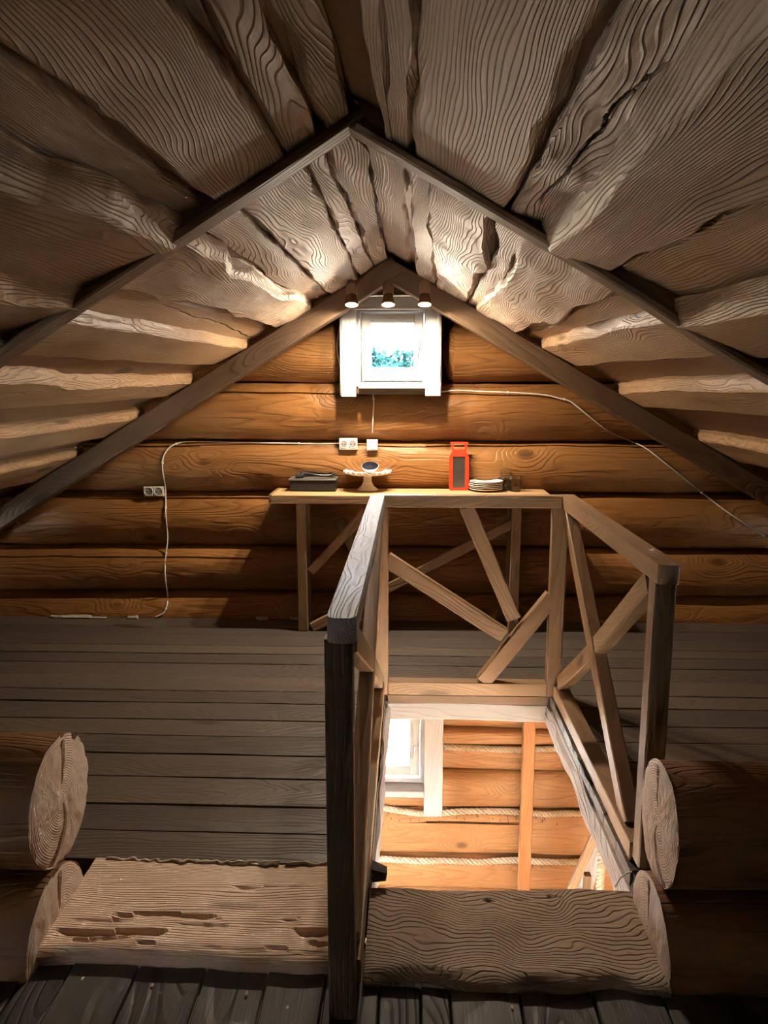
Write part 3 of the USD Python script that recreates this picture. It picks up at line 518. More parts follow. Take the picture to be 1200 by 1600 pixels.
def hewn(x0, x1, y0, y1, z, seed, material, grooves, name, label, notch=None, amp=0.006):
    nx, ny = int((x1 - x0) / 0.008), int((y1 - y0) / 0.008); X, Y = np.meshgrid(np.linspace(x0, x1, nx), np.linspace(y0, y1, ny), indexing='ij')
    w = (Y - y0) / (y1 - y0)
    q = np.stack([X * 5, Y * 9, X * 0 + seed], -1)
    Z = z + (fbm(q, 4, seed) - 0.5) * 2 * amp - 0.02 * np.clip(1 - w / 0.12, 0, 1) ** 2
    for (xa, xb, yc, wd, de) in grooves:
        c = yc + (fbm(np.stack([X * 6, X * 0, X * 0 + yc * 10], -1), 3, seed) - 0.5) * 0.03
        win = np.clip(np.minimum(X - xa, xb - X) / 0.03, 0, 1); Z -= de * np.clip((Y - c) / wd + 1, 0, 1) * (Y < c) * win * np.clip(fbm(np.stack([X * 11, Y * 30, X * 0 + yc * 17], -1), 3, seed) * 4.0 - 1.5, 0, 1.2)
    Yw = Y + ((fbm(np.stack([X * 4, X * 0 + seed, X * 0], -1), 4, seed) - 0.5) * 0.05) * np.clip(1 - w / 0.3, 0, 1) - ((fbm(np.stack([X * 7, X * 0 + seed, X * 0 + 5], -1), 3, seed) - 0.5) * 0.02) * np.clip(w / 0.3 - 2.3, 0, 1)
    o = offs(); P = np.stack([X, Yw, Z], -1)
    parts = [(P.reshape(-1, 3), grid_faces(nx, ny, 0, False), P.reshape(-1, 3) * np.array([1, 1, 3.0]) + o)]
    for sl, fl in ((P[:, 0], True), (P[:, -1], False)):
        lo = sl.copy(); lo[:, 2] = -0.2; lo[:, 1] += 0.05 if fl else -0.01; s = np.stack([sl, lo], 1); parts.append((s.reshape(-1, 3), grid_faces(nx, 2, 0, not fl), s.reshape(-1, 3) + o))
    for sl, fl in ((P[0], True), (P[-1], False)):
        lo = sl.copy(); lo[:, 2] = -0.2; s = np.stack([sl, lo], 1); parts.append((s.reshape(-1, 3), grid_faces(ny, 2, 0, fl), s.reshape(-1, 3)[:, [1, 0, 2]] + o))
    addw(part, name, join(parts), material, angle=45, label=label)
hewn(-0.935, -0.118, 1.630, 2.003, 0.004, 21, HEWN, [(-0.80, -0.28, 1.775, 0.022, 0.022), (-0.92, -0.62, 1.715, 0.03, 0.022), (-0.92, -0.70, 1.690, 0.02, 0.018), (-0.30, -0.12, 1.735, 0.04, 0.022), (-0.26, -0.12, 1.690, 0.03, 0.02), (-0.90, -0.72, 1.755, 0.02, 0.018), (-0.62, -0.45, 1.735, 0.02, 0.012), (-0.7, -0.2, 1.66, 0.012, 0.010), (-0.5, -0.25, 1.90, 0.012, 0.008)], 'threshold', 'pale freshly hewn top of the cut-down log')
hewn(-0.104, 0.632, 1.590, 1.920, -0.006, 22, HEWNB, [(0.2, 0.6, 1.885, 0.012, 0.012)], 'threshold', 'brown gnarled top of the cut-down log beside the stair opening', amp=0.012)

for k, (x0, x1) in enumerate([(-0.90, -0.62), (-0.63, -0.38), (-0.36, -0.14)]):
    X = np.linspace(x0, x1, 40); w = noise(np.stack([X * 60, X * 0 + k, X * 0], -1), 4)
    put(part, 'splintered_edge', tube(np.stack([X, 1.997 + 0.012 * (w - 0.5), 0.004 + 0.004 * w], -1), 0.003 + 0.006 * noise(np.stack([X * 45, X * 0, X * 0 + k], -1), 8), 6), MOSS, angle=60)
wd = thing('wooden_wedge', 'small blackened wooden wedge by the foot of the dark railing post', 'wedge', (-0.09, 1.955, 0.0))
wv = np.array([(0.010, 0, 0)]) + np.array([(-0.112, 1.925, 0.002), (-0.112, 1.985, 0.002), (-0.112, 1.93, 0.040), (-0.112, 1.98, 0.036), (-0.070, 1.93, 0.004), (-0.070, 1.975, 0.004), (-0.066, 1.935, 0.024), (-0.068, 1.970, 0.022)])
put(wd, 'block', trimesh.convex.convex_hull(wv), BARK, angle=0)

# ------------------------------------------------------------------ beams framing the stair opening
bm = thing('beam', 'whitewashed rough beam across the far edge of the stair opening', 'beam', (0.27, 3.3, -0.12))
addw(bm, 'timber', beam((-0.14, 3.32, -0.085), (0.66, 3.32, -0.085), 0.09, 0.10, (0, 1, 0), 0.008, 30, 0.012, 3), WHITEB)
def live_edge_beam(x, side, label):
    t = thing('beam', label, 'beam', (x, 2.6, -0.12))
    Yl = np.linspace(1.90, 3.28, 60); prof = np.linspace(0, 1, 9)
    X = x + side * (0.012 * np.sin(np.pi * prof)[None] + (fbm(np.stack([Yl[:, None] * 4 + 0 * prof, Yl[:, None] * 0 + prof * 2, Yl[:, None] * 0 + 0 * prof + side], -1), 3) - 0.5) * 0.03)
    Z = np.repeat((-0.155 + 0.105 * prof)[None], 60, 0); Y = np.repeat(Yl[:, None], 9, 1)
    P = np.stack([X, Y, Z], -1); back = P.copy(); back[:, :, 0] = x - side * 0.14
    o = offs(); R = lambda A: A.reshape(-1, 3)[:, [1, 2, 0]] + o
    parts = [(P.reshape(-1, 3), grid_faces(60, 9, 0, side > 0), R(P))]
    for e, fl in ((0, side < 0), (-1, side > 0)):
        s = np.stack([P[:, e], back[:, e]], 1); parts.append((s.reshape(-1, 3), grid_faces(60, 2, 0, not fl if e else not fl), R(s)))
    addw(t, 'timber', join(parts), BEAMW, angle=50)
    X2 = x - side * 0.012 + side * (fbm(np.stack([Yl[:, None] * 9 + 0 * prof[:5], Yl[:, None] * 0 + prof[:5] * 3, Yl[:, None] * 0 + 0 * prof[:5] + 4], -1), 3) - 0.5) * 0.03
    Z2 = np.repeat((-0.052 + 0.05 * np.linspace(0, 1, 5))[None], 60, 0); P2 = np.stack([X2, Y[:, :5], Z2], -1)
    put(t, 'bark_edge', (P2.reshape(-1, 3), grid_faces(60, 5, 0, side > 0)), BARK, angle=60, label='dark strip of bark left along the beam')
live_edge_beam(0.648, -1, 'split beam with dark bark edge along the right side of the stair opening')
live_edge_beam(-0.098, 1, 'split beam with dark bark edge along the left side of the stair opening')
jn = thing('beam', 'dark joist edge between the loft floor and the whitewashed beam', 'beam', (0.27, 3.3, -0.02))
addw(jn, 'timber', box((OX0 + 0.012, 3.262, -0.045), (OX1 - 0.012, 3.40, -0.004), 0.003, 0), RAFT)

# ------------------------------------------------------------------ railing round the opening
SHADE_DARK = wood('shade_darkened_wood', (0.12, 0.08, 0.05), (0.07, 0.045, 0.03), (0.06, 0.04, 0.025), dens=60, warp=3, contrast=0.4, bump=0.001)  # near post: shade of its unlit front put into the wood colour
rail = thing('railing', 'planed wooden railing with crossed braces around three sides of the stair opening', 'railing', (0.28, 2.6, 0.0))
ZT = 0.93; TH = 0.055
def rounded_rail(x0, x1, y0, y1, z0, z1, material, nm, **kw):
    from shapely.geometry import Polygon, box as sbox
    c = (x0 + x1) / 2; w = x1 - x0; r = 0.022
    shp = sbox(x0 + r, y0 + r, x1 - r, y0 + 0.2).buffer(r).union(sbox(x0, y0 + 0.1, x1, y1))
    m = trimesh.creation.extrude_polygon(shp, z1 - z0); m.apply_translation((0, 0, z0)); m = m.subdivide_to_size(0.12)
    v = np.array(m.vertices); put(rail, nm, (v, m.faces), material, rest=v[:, [1, 0, 2]] + offs(), angle=30, **kw)
rounded_rail(-0.170, -0.108, 1.475, 3.245, ZT - TH, ZT, SHEENPINE, 'handrail', label='silvery weathered handrail with a rounded end')
rounded_rail(0.672, 0.732, 1.965, 3.31, ZT - TH, ZT, PINE[0], 'handrail')
addw(rail, 'handrail', box((-0.170, 3.250, ZT - TH), (0.670, 3.310, ZT - 0.001), 0.004, 0), PINE[1])
addw(rail, 'post', box((-0.178, 1.500, -0.042), (-0.118, 1.560, ZT - TH), 0.004, 2), SHADE_DARK, label='dark weathered post nearest the camera')
addw(rail, 'post', box((-0.150, 3.252, 0.0), (-0.092, 3.306, ZT - TH), 0.004, 2), PINE[1])
addw(rail, 'post', box((0.634, 3.252, 0.0), (0.700, 3.306, ZT - TH), 0.004, 2), PINE[0])
addw(rail, 'post', box((0.672, 1.990, 0.02), (0.730, 2.050, ZT - TH), 0.004, 2), wood('shade_toned_post_wood', (0.2, 0.12, 0.066), (0.13, 0.075, 0.04), (0.11, 0.065, 0.036), dens=40, warp=3, contrast=0.4, bump=0.001))  # right near post coloured darker to stand for its shaded front
addw(rail, 'bottom_rail', box((-0.09, 3.250, 0.001), (0.632, 3.310, 0.062), 0.003, 0), PINE[1])
addw(rail, 'bottom_rail', box((0.664, 2.052, 0.001), (0.728, 3.248, 0.062), 0.003, 1), PINE[0])
addw(rail, 'bottom_rail', box((-0.165, 1.562, 0.001), (-0.108, 3.248, 0.062), 0.003, 1), PINE[1])
N = (0, 1, 0); yb = 3.280
addw(rail, 'brace', beam((-0.100, yb, 0.635), (0.435, yb, 0.285), 0.066, 0.05, N), PINE[0])
addw(rail, 'brace', beam((0.256, yb, ZT - TH), (0.478, yb, 0.365), 0.067, 0.05, N), PINE[1])
addw(rail, 'brace', beam((0.650, yb, 0.469), (0.345, yb, 0.062), 0.070, 0.052, N), PINE[0])
N = (1, 0, 0)
def cross(x):
    addw(rail, 'brace', beam((x, 3.225, ZT - TH - 0.02), (x, 2.16, 0.05), 0.066, 0.050, N), PINE[0])
    addw(rail, 'brace', beam((x, 2.085, ZT - TH - 0.02), (x, 2.62, 0.475), 0.066, 0.048, N), PINE[1])
    addw(rail, 'brace', beam((x, 2.68, 0.43), (x, 3.225, 0.075), 0.066, 0.048, N), PINE[1])
cross(0.700)
xl = -0.138
addw(rail, 'brace', beam((xl, 3.225, ZT - TH - 0.02), (xl, 1.62, 0.07), 0.066, 0.050, N), PINE[0])
addw(rail, 'brace', beam((xl, 1.60, ZT - TH - 0.03), (xl, 2.38, 0.49), 0.066, 0.048, N), PINE[1])
addw(rail, 'brace', beam((xl, 2.46, 0.45), (xl, 3.225, 0.075), 0.066, 0.048, N), PINE[1])

# ------------------------------------------------------------------ narrow table under the window
ZTAB = 0.800
tab = thing('table', 'narrow wooden side table with crossed braces against the log gable', 'table', (0.0, 4.27, 0))
TX0, TX1, TY0, TY1 = -0.775, 0.80, 4.135, 4.435
addw(tab, 'tabletop', box((TX0, TY0 + 0.012, ZTAB - 0.02), (TX1, TY0 + 0.155, ZTAB), 0.003, 0), TABLE)
addw(tab, 'tabletop', box((TX0, TY0 + 0.158, ZTAB - 0.02), (TX1, TY1, ZTAB - 0.0005), 0.003, 0), TABLE)
addw(tab, 'apron', box((TX0 - 0.003, TY0 - 0.010, ZTAB - 0.048), (TX1 + 0.003, TY0 + 0.011, ZTAB - 0.001), 0.002, 0), PINE[0])
addw(tab, 'apron', box((TX0 - 0.018, TY0 + 0.013, ZTAB - 0.048), (TX0 - 0.001, TY1, ZTAB + 0.002), 0.002, 1), PINE[0])
lx = (-0.612, 0.605)
for x in lx:
    addw(tab, 'leg', box((x - 0.028, TY0 + 0.014, 0.001), (x + 0.028, TY0 + 0.060, ZTAB - 0.022), 0.003, 2), PINE[1])
    addw(tab, 'leg', box((x - 0.028, TY1 - 0.145, 0.001), (x + 0.028, TY1 - 0.100, ZTAB - 0.022), 0.003, 2), PINE[0])
yt = TY0 + 0.037; N = (0, 1, 0)
addw(tab, 'brace', beam(atY(486, 893, yt), atY(572, 800, yt), 0.052, 0.032, N), PINE[0])
addw(tab, 'brace', beam(atY(800, 818, yt), atY(488, 980, yt), 0.055, 0.032, N), PINE[1])
yt2 = TY1 - 0.122
addw(tab, 'brace', beam(atY(530, 812, yt2), atY(600, 960, yt2), 0.055, 0.032, N), PINE[0])

# ------------------------------------------------------------------ window over the table
win = thing('window', 'small white-painted casement window in the log gable, bright daylight outside', 'window', (-0.1, 4.38, 1.62), kind='structure')
def rectframe(parent, name, x0, x1, z0, z1, y0, y1, w, material, wb=None):
    for lo, hi, g in (((x0, y0, z0), (x0 + w, y1, z1), 2), ((x1 - w, y0, z0), (x1, y1, z1), 2), ((x0 + w, y0, z1 - w), (x1 - w, y1, z1), 0), ((x0 + w, y0, z0), (x1 - w, y1, z0 + (wb or w)), 0)):
        addw(parent, name, box(lo, hi, 0.003, g), material)
WOODP = WHITEB
rectframe(win, 'frame', -0.305, 0.105, 1.405, 1.845, 4.335, 4.47, 0.024, WOODP)
rectframe(win, 'lining', -0.372, 0.172, 1.36, 1.90, 4.345, 4.69, 0.066, RAFT)
rectframe(win, 'sash', -0.274, 0.074, 1.436, 1.814, 4.350, 4.390, 0.052, WOODP)
addw(win, 'glazing_bar', box((-0.228, 4.348, 1.482), (0.028, 4.352, 1.487), 0.001, 0), WOODP)
put(win, 'pane', trimesh.creation.box((0.27, 0.004, 0.30), trimesh.transformations.translation_matrix((-0.10, 4.366, 1.625))), PANE, angle=0)
rectframe(win, 'outer_sash', -0.280, 0.080, 1.430, 1.820, 4.430, 4.460, 0.045, WOODP, 0.085)
put(win, 'outer_pane', trimesh.creation.box((0.30, 0.004, 0.30), trimesh.transformations.translation_matrix((-0.10, 4.446, 1.65))), PANE, angle=0)
for z in (1.50, 1.76): put(win, 'hinge', tube([(-0.288, 4.338, z - 0.022), (-0.288, 4.338, z + 0.022)], 0.006, 10), WHITE)
hd = put(win, 'handle', join([tube([(0.058, 4.338, 1.665), (0.058, 4.322, 1.665)], 0.008, 10), tube(spline([(0.058, 4.322, 1.668), (0.056, 4.318, 1.64), (0.048, 4.318, 1.585), (0.046, 4.318, 1.565)], 14), 0.0055, 10)]), STEEL, angle=50)
put(win, 'handle_plate', trimesh.creation.box((0.016, 0.006, 0.05), trimesh.transformations.translation_matrix((0.058, 4.342, 1.67))), STEEL, angle=0)
sill = thing('window_sill', 'thin white wooden ledge below the small gable window', 'window sill', (-0.1, 4.34, 1.40))
addw(sill, 'ledge', box((-0.292, 4.30, 1.392), (0.092, 4.40, 1.410), 0.003, 0), WOODP)
def trimboard(name, label, x0, x1, z0, z1, y0, y1, n): 
    t = thing(name, label, 'window trim', ((x0 + x1) / 2, y0, z0), kind='structure'); return t
t1 = thing('trim_1', 'white upright trim board left of the small gable window', 'window trim', (-0.34, 4.28, 1.34), kind='structure')
addw(t1, 'board', beam((-0.347, 4.312, 1.346), (-0.343, 4.312, 1.83), 0.084, 0.045, (0, 1, 0), 0.006, 12, 0.006, 5), WOODP)
addw(t1, 'batten', beam((-0.380, 4.322, 1.352), (-0.382, 4.322, 1.82), 0.030, 0.06, (0, 1, 0), 0.006, 14, 0.012, 6), WOODP)
t2 = thing('trim_2', 'white upright trim board right of the small gable window', 'window trim', (0.14, 4.28, 1.34), kind='structure')
addw(t2, 'board', beam((0.132, 4.312, 1.352), (0.132, 4.312, 1.83), 0.090, 0.045, (0, 1, 0), 0.006, 12, 0.006, 8), WOODP)
addw(t2, 'batten', beam((0.168, 4.325, 1.354), (0.168, 4.325, 1.82), 0.018, 0.07, (0, 1, 0), 0.004, 14, 0.008, 9), BEAMW)
t3 = thing('trim_3', 'white head board above the small gable window, cut to the roof slope', 'window trim', (-0.1, 4.27, 1.82), kind='structure')
from shapely.geometry import Polygon
hp = Polygon([(-0.436, 1.828), (0.205, 1.828), (0.205, 1.836), (0.13, 1.905), (-0.345, 1.905), (-0.436, 1.836)])
hm = trimesh.creation.extrude_polygon(hp, 0.04).subdivide_to_size(0.12); hv = np.array(hm.vertices); hv = np.stack([hv[:, 0], 4.30 - hv[:, 2], hv[:, 1]], -1)
put(t3, 'board', (hv, hm.faces[:, ::-1][:, ::-1]), WOODP, rest=hv + offs(), angle=20)

# ------------------------------------------------------------------ three-lamp spotlight bar
bar = thing('spotlight_bar', 'spotlight bar with three amber glass lamps lit above the window', 'lamp', (-0.12, 4.18, 1.90))
put(bar, 'rod', tube([(-0.40, 4.215, 1.895), (0.17, 4.215, 1.895)], 0.005, 10), STEEL)
for x in (-0.26, 0.02): put(bar, 'wall_mount', tube([(x, 4.215, 1.895), (x, 4.262, 1.895)], 0.008, 10), STEEL)
LX = (-0.307, -0.115, 0.077)
for x in LX:
    c = (x, 4.050, 1.824)
    prof = [(0.036, 0.0), (0.0335, 0.010), (0.029, 0.028), (0.0255, 0.045), (0.0245, 0.056)]
    inner = [(r - 0.002, z) for r, z in prof[::-1]]
    tilt = trimesh.transformations.rotation_matrix(math.radians(-15), (1, 0, 0), (x, 4.050, 1.89))
    def tl(m): return trimesh.transformations.transform_points(m[0], tilt), m[1]
    put(bar, 'lamp_shade', tl(lathe(prof + inner, 36, c)), SHADE, angle=60)
    put(bar, 'lamp_holder', tl(lathe([(0.0245, 0.054), (0.027, 0.058), (0.027, 0.064), (0.0255, 0.066), (0.029, 0.080), (0.0285, 0.105), (0.023, 0.124), (0.012, 0.133), (0.0, 0.135)], 36, c)), BRONZE, angle=50)
    put(bar, 'bulb', tl(lathe([(0.0, -0.005), (0.011, -0.003), (0.018, 0.002), (0.021, 0.007), (0.015, 0.026), (0.008, 0.044), (0, 0.044)], 28, c)), BULB, angle=60)
    put(bar, 'arm', tube([(x, 4.056, 1.90), (x, 4.15, 1.905), (x, 4.215, 1.895)], 0.006, 8), STEEL)

# ------------------------------------------------------------------ wiring on the log wall
def log_face(z):                                           # how far the log wall bulges at height z
    for k in range(len(SE) - 1):
        if SE[k] <= z <= SE[k + 1]:
            rz = (SE[k + 1] - SE[k]) / 2 + 0.004; c = (SE[k] + SE[k + 1]) / 2; u = min(0.97, abs(z - c) / rz)
            return YW + {0: -0.05, 1: -0.03}.get(k, 0) + 0.15 - 0.15 * (1 - u ** 2.05) ** (1 / 2.05)
    return YW
def on_wall(px, py, gap=0.012):
    y = YW
    for _ in range(8): p = atY(px, py, y); y = log_face(p[2]) - gap
    return atY(px, py, y)
def cable(label, pts, r=0.0045, clips=(), gap=0.014, smooth=60, world=None):
    P = spline([on_wall(*p, gap) for p in pts] if world is None else world, smooth)
    t = thing('cable', label, 'cable', P[0]); put(t, 'wire', tube(P, r, 8), CABLE, angle=60)
    for f in clips:
        i = int(f * (len(P) - 1)); d = P[min(i + 1, len(P) - 1)] - P[max(i - 1, 0)]; d /= np.linalg.norm(d)
        put(t, 'clip', tube([P[i] - d * 0.005 + (0, 0.002, 0), P[i] + d * 0.005 + (0, 0.002, 0)], r * 1.8, 8), PLASTIC)
cable('white cable running from the sockets above the table and down to the floor', [(531, 693), (500, 694), (460, 693), (400, 692), (350, 691), (300, 690), (280, 692), (264, 700), (255, 715), (254, 735), (258, 758), (259, 780), (259, 805), (262, 840), (259, 868), (258, 900), (262, 930), (261, 945), (255, 958), (243, 964)], clips=(0.1, 0.22, 0.34, 0.45, 0.62, 0.74, 0.86, 0.93), smooth=140, gap=0.012)
cable('short white cable lying on the floor against the lowest log', None, world=[(-0.0 + x, 4.335, 0.008) for x in (-2.12, -2.02, -1.93, -1.85)], smooth=20)
cable('thin white cable hanging from the window down to the junction box', [(561, 600), (570, 603), (580, 612), (584, 625), (583, 650), (582, 670), (582, 688)], r=0.004, clips=(0.5,), gap=0.012)
cable('white cable looping down beside the left trim of the window', [(533, 498), (529, 520), (527, 545), (531, 570), (534, 585)], r=0.004, gap=0.02)
W = [on_wall(*p, 0.012) for p in [(560, 602), (600, 604), (660, 612)]]
cable('white cable leaving the window to the right and running down along the rafter', [(690, 612), (715, 610), (760, 612), (812, 614), (850, 617), (872, 622), (892, 628), (920, 650), (950, 673), (985, 689), (1010, 701), (1040, 724), (1075, 752), (1110, 780), (1145, 806), (1195, 838)], clips=(0.18, 0.37, 0.62, 0.85), r=0.004, smooth=120, gap=0.02)
def socket(name, label, px0, py0, px1, py1, holes, gap=0.02):
    a, b = on_wall(px0, py1, gap), on_wall(px1, py1, gap); y = min(a[1], b[1]) - 0.02
    a, b = atY(px0, py1, y), atY(px1, py0, y)
    t = thing(name, label, 'socket' if holes else 'junction box', ((a[0] + b[0]) / 2, y, a[2]))
    m = trimesh.creation.box((b[0] - a[0], 0.045, b[2] - a[2])); m.apply_translation(((a[0] + b[0]) / 2, y + 0.0225, (a[2] + b[2]) / 2))
    v, f, _ = box((a[0], y, a[2]), (b[0], y + 0.045, b[2]), 0.006, 0); put(t, 'body', (v, f), PLASTIC, angle=40)
    if holes:
        for k in range(holes):
            cx = a[0] + (b[0] - a[0]) * (k + 0.5) / holes; cz = (a[2] + b[2]) / 2; r = 0.42 * min((b[0] - a[0]) / holes, b[2] - a[2])
            g = np.linspace(0, 2 * np.pi, 33)
            put(t, 'outlet_rim', tube(np.stack([cx + r * np.cos(g), g * 0 + y - 0.001, cz + r * np.sin(g)], -1), 0.003, 6), PLASTIC, angle=60)
            v, f = lathe([(0.0, 0.002), (r * 0.95, 0.002), (r * 0.95, -0.004)], 28); put(t, 'outlet', (np.stack([v[:, 0] + cx, y + 0.0 - v[:, 1] * 0.5, v[:, 2] * 0 + v[:, 2] + cz], -1) if False else np.stack([v[:, 0] + cx, y - 0.001 - v[:, 2] * 0.3, v[:, 1] + cz], -1), f), GREYP, angle=30, label='grey outlet recess')
            for s in (-1, 1): put(t, 'pin_hole', tube([(cx + s * r * 0.4, y - 0.0022, cz), (cx + s * r * 0.4, y + 0.004, cz)], 0.0035, 8), HOLE)
    else: put(t, 'lid', box((a[0] + 0.006, y - 0.004, a[2] + 0.006), (b[0] - 0.006, y + 0.002, b[2] - 0.006), 0.003, 0)[:2], PLASTIC, angle=40)
    return t
socket('wall_socket', 'white double wall socket low on the log wall, left of the table', 225, 760, 255, 776, 2)
socket('wall_socket', 'white double wall socket above the black tray on the table', 530, 685, 558, 703, 2)
socket('junction_box', 'small white junction box above the cake stand', 573, 687, 590, 704, 0)

cable('short end of white wire curling up beside the right log end', None, r=0.0025, world=[(0.590, 1.93, 0.002), (0.604, 1.935, 0.024), (0.622, 1.94, 0.036), (0.640, 1.945, 0.040)], smooth=20)

# ------------------------------------------------------------------ things on the table
def tabpt(px, py): return atZ(px, py, ZTAB)
p = tabpt(488, 768)
bx0, bx1 = tabpt(452, 769)[0], tabpt(524, 769)[0]; by = max(p[1] + 0.0, TY0 + 0.05)
tray = thing('power_strip_box', 'black box with a coiled black cable on top, at the left end of the table', 'box', ((bx0 + bx1) / 2, by + 0.07, ZTAB))
v, f, _ = box((bx0, by, ZTAB + 0.001), (bx1, by + 0.13, ZTAB + 0.062), 0.006, 0); put(tray, 'body', (v, f), BLACK, angle=30)
v, f, _ = box((bx0 - 0.006, by - 0.006, ZTAB + 0.062), (bx1 + 0.004, by + 0.135, ZTAB + 0.074), 0.003, 0); put(tray, 'lid', (v, f), plain('dark_grey_plastic', (0.10, 0.095, 0.09), 0.4), angle=30, label='grey lid of the black box')
g = np.linspace(0, 5.2 * np.pi, 150)
put(tray, 'coiled_cable', tube(np.stack([(bx0 + bx1) / 2 + 0.012 + (0.105 + 0.012 * np.sin(g * 2.3)) * np.cos(g), by + 0.065 + (0.045 + 0.008 * np.cos(g * 1.7)) * np.sin(g), ZTAB + 0.083 + 0.0035 * g / np.pi + 0.004 * np.sin(g * 3.1)], -1), 0.0045, 7), BLACK, angle=60)
put(tray, 'plug', tube([(bx0 + 0.03, by + 0.02, ZTAB + 0.085), (bx0 + 0.075, by + 0.03, ZTAB + 0.088)], 0.012, 10), BLACK, angle=40)

c = tabpt(574, 767); cs = (c[0], min(c[1] + 0.05, 4.345), ZTAB + 0.001)
stand = thing('cake_stand', 'white cake stand with a scalloped rim on a round foot', 'cake stand', cs)
put(stand, 'foot', lathe([(0, 0.0), (0.062, 0.0), (0.064, 0.004), (0.055, 0.012), (0.036, 0.028), (0.026, 0.050), (0.024, 0.075), (0.030, 0.092), (0.034, 0.096)], 48, cs), PORC, angle=60)
nr, nt = 14, 160; rr = np.linspace(0, 1, nr); gg = np.arange(nt) * 2 * np.pi / nt
RR, GG = np.meshgrid(rr, gg, indexing='ij'); e = np.clip((RR - 0.78) / 0.22, 0, 1); sc = np.abs(np.sin(GG * 11))
Rm = 0.138 * RR * (1 + 0.03 * e * sc); Zm = 0.097 + 0.004 * RR ** 2 + e * (0.006 + 0.013 * sc)
def shell(R_, G_, Z_, th, c):
    V1 = np.stack([c[0] + R_ * np.cos(G_), c[1] + R_ * np.sin(G_), c[2] + Z_], -1); V2 = V1.copy(); V2[..., 2] -= th
    n = R_.shape[0]; m = R_.shape[1]; i, j = np.meshgrid(np.arange(n - 1), np.arange(m), indexing='ij'); i, j = i.ravel(), j.ravel()
    a, b, d, k = i * m + j, i * m + (j + 1) % m, (i + 1) * m + j, (i + 1) * m + (j + 1) % m
    F1 = np.vstack([np.stack([a, d, b], 1), np.stack([b, d, k], 1)]); N_ = n * m
    j = np.arange(m); a, b = (n - 1) * m + j, (n - 1) * m + (j + 1) % m
    return np.vstack([V1.reshape(-1, 3), V2.reshape(-1, 3)]), np.vstack([F1, F1[:, ::-1] + N_, np.stack([a, a + N_, b], 1), np.stack([b, a + N_, b + N_], 1)])
put(stand, 'scalloped_plate', shell(Rm, GG, Zm, 0.005, cs), PORC, angle=60)
bowl_c = (cs[0] + 0.016, cs[1] + 0.005, cs[2] + 0.106)
def bt(m): return trimesh.transformations.transform_points(m[0], trimesh.transformations.rotation_matrix(math.radians(24), (1, 0, 0), (bowl_c[0], bowl_c[1], bowl_c[2] + 0.01))), m[1]
bowl = thing('bowl', 'small dark-lined white dish sitting on the cake stand', 'bowl', bowl_c)
put(bowl, 'body', bt(lathe([(0, 0.0), (0.022, 0.0), (0.026, 0.006), (0.042, 0.024), (0.051, 0.042), (0.049, 0.043)], 40, bowl_c)), PORC, angle=60)
put(bowl, 'inside', bt(lathe([(0.0485, 0.0425), (0.039, 0.024), (0.022, 0.007), (0, 0.005)], 40, bowl_c)), DARKRIM, angle=60, label='dark glazed inside of the dish')

# red grater leaning on the log
gp = tabpt(715, 762); gx = gp[0]; gw = tabpt(729, 762)[0] - tabpt(701, 762)[0]; gy = 4.385
gh = atY(715, 692, gy + 0.02)[2] - ZTAB
gy = 4.375
gr = thing('grater', 'red-framed steel grater standing against the log wall', 'grater', (gx, gy, ZTAB))
def gpt(u, z, d=0.0): return np.stack([gx + u, gy + d + z * 0.10, ZTAB + 0.001 + z], -1)
from shapely.geometry import box as sbox
outer = Polygon([(-gw/2*.92, 0), (gw/2*.92, 0), (gw/2, .02), (gw/2, gh*.68), (gw/2*.80, gh*.78), (gw/2*.66, gh*.80), (gw/2*.80, gh*.96), (gw/2*.92, gh), (-gw/2*.92, gh), (-gw/2*.80, gh*.96), (-gw/2*.66, gh*.80), (-gw/2*.80, gh*.78), (-gw/2, gh*.68), (-gw/2, .02)]).buffer(0.004)
holeA = sbox(-gw/2 * .66, gh * .05, gw/2 * .66, gh * .71); holeB = sbox(-gw/2 * .55, gh * .87, gw/2 * .55, gh * .965).buffer(0.003)
gm = trimesh.creation.extrude_polygon(outer.difference(holeA).difference(holeB), 0.016)
gv = np.array(gm.vertices); put(gr, 'frame', (gpt(gv[:, 0], gv[:, 1], gv[:, 2] - 0.008), gm.faces), RED, angle=30)
bl = trimesh.creation.extrude_polygon(holeA.buffer(0.003), 0.003); bv = np.array(bl.vertices); put(gr, 'blade', (gpt(bv[:, 0], bv[:, 1], bv[:, 2] - 0.004), bl.faces), STEEL, angle=30)
teeth = []; nrow = 26
for i in range(nrow):
    for j in range(8):
        u = -gw/2 * .58 + gw * .58 * (j + 0.5 * (i % 2)) / 7.5; z = gh * .07 + gh * .62 * i / (nrow - 1); s = 0.0028
        P = gpt(np.array([u - s, u + s, u, u]), np.array([z, z, z + s * 1.4, z + s * .3]), np.array([-.0045, -.0045, -.0045, -.0085])); teeth.append((P, np.array([[0, 1, 3], [1, 2, 3], [2, 0, 3]])))
put(gr, 'teeth', join(teeth), STEEL, angle=0, kind='stuff')

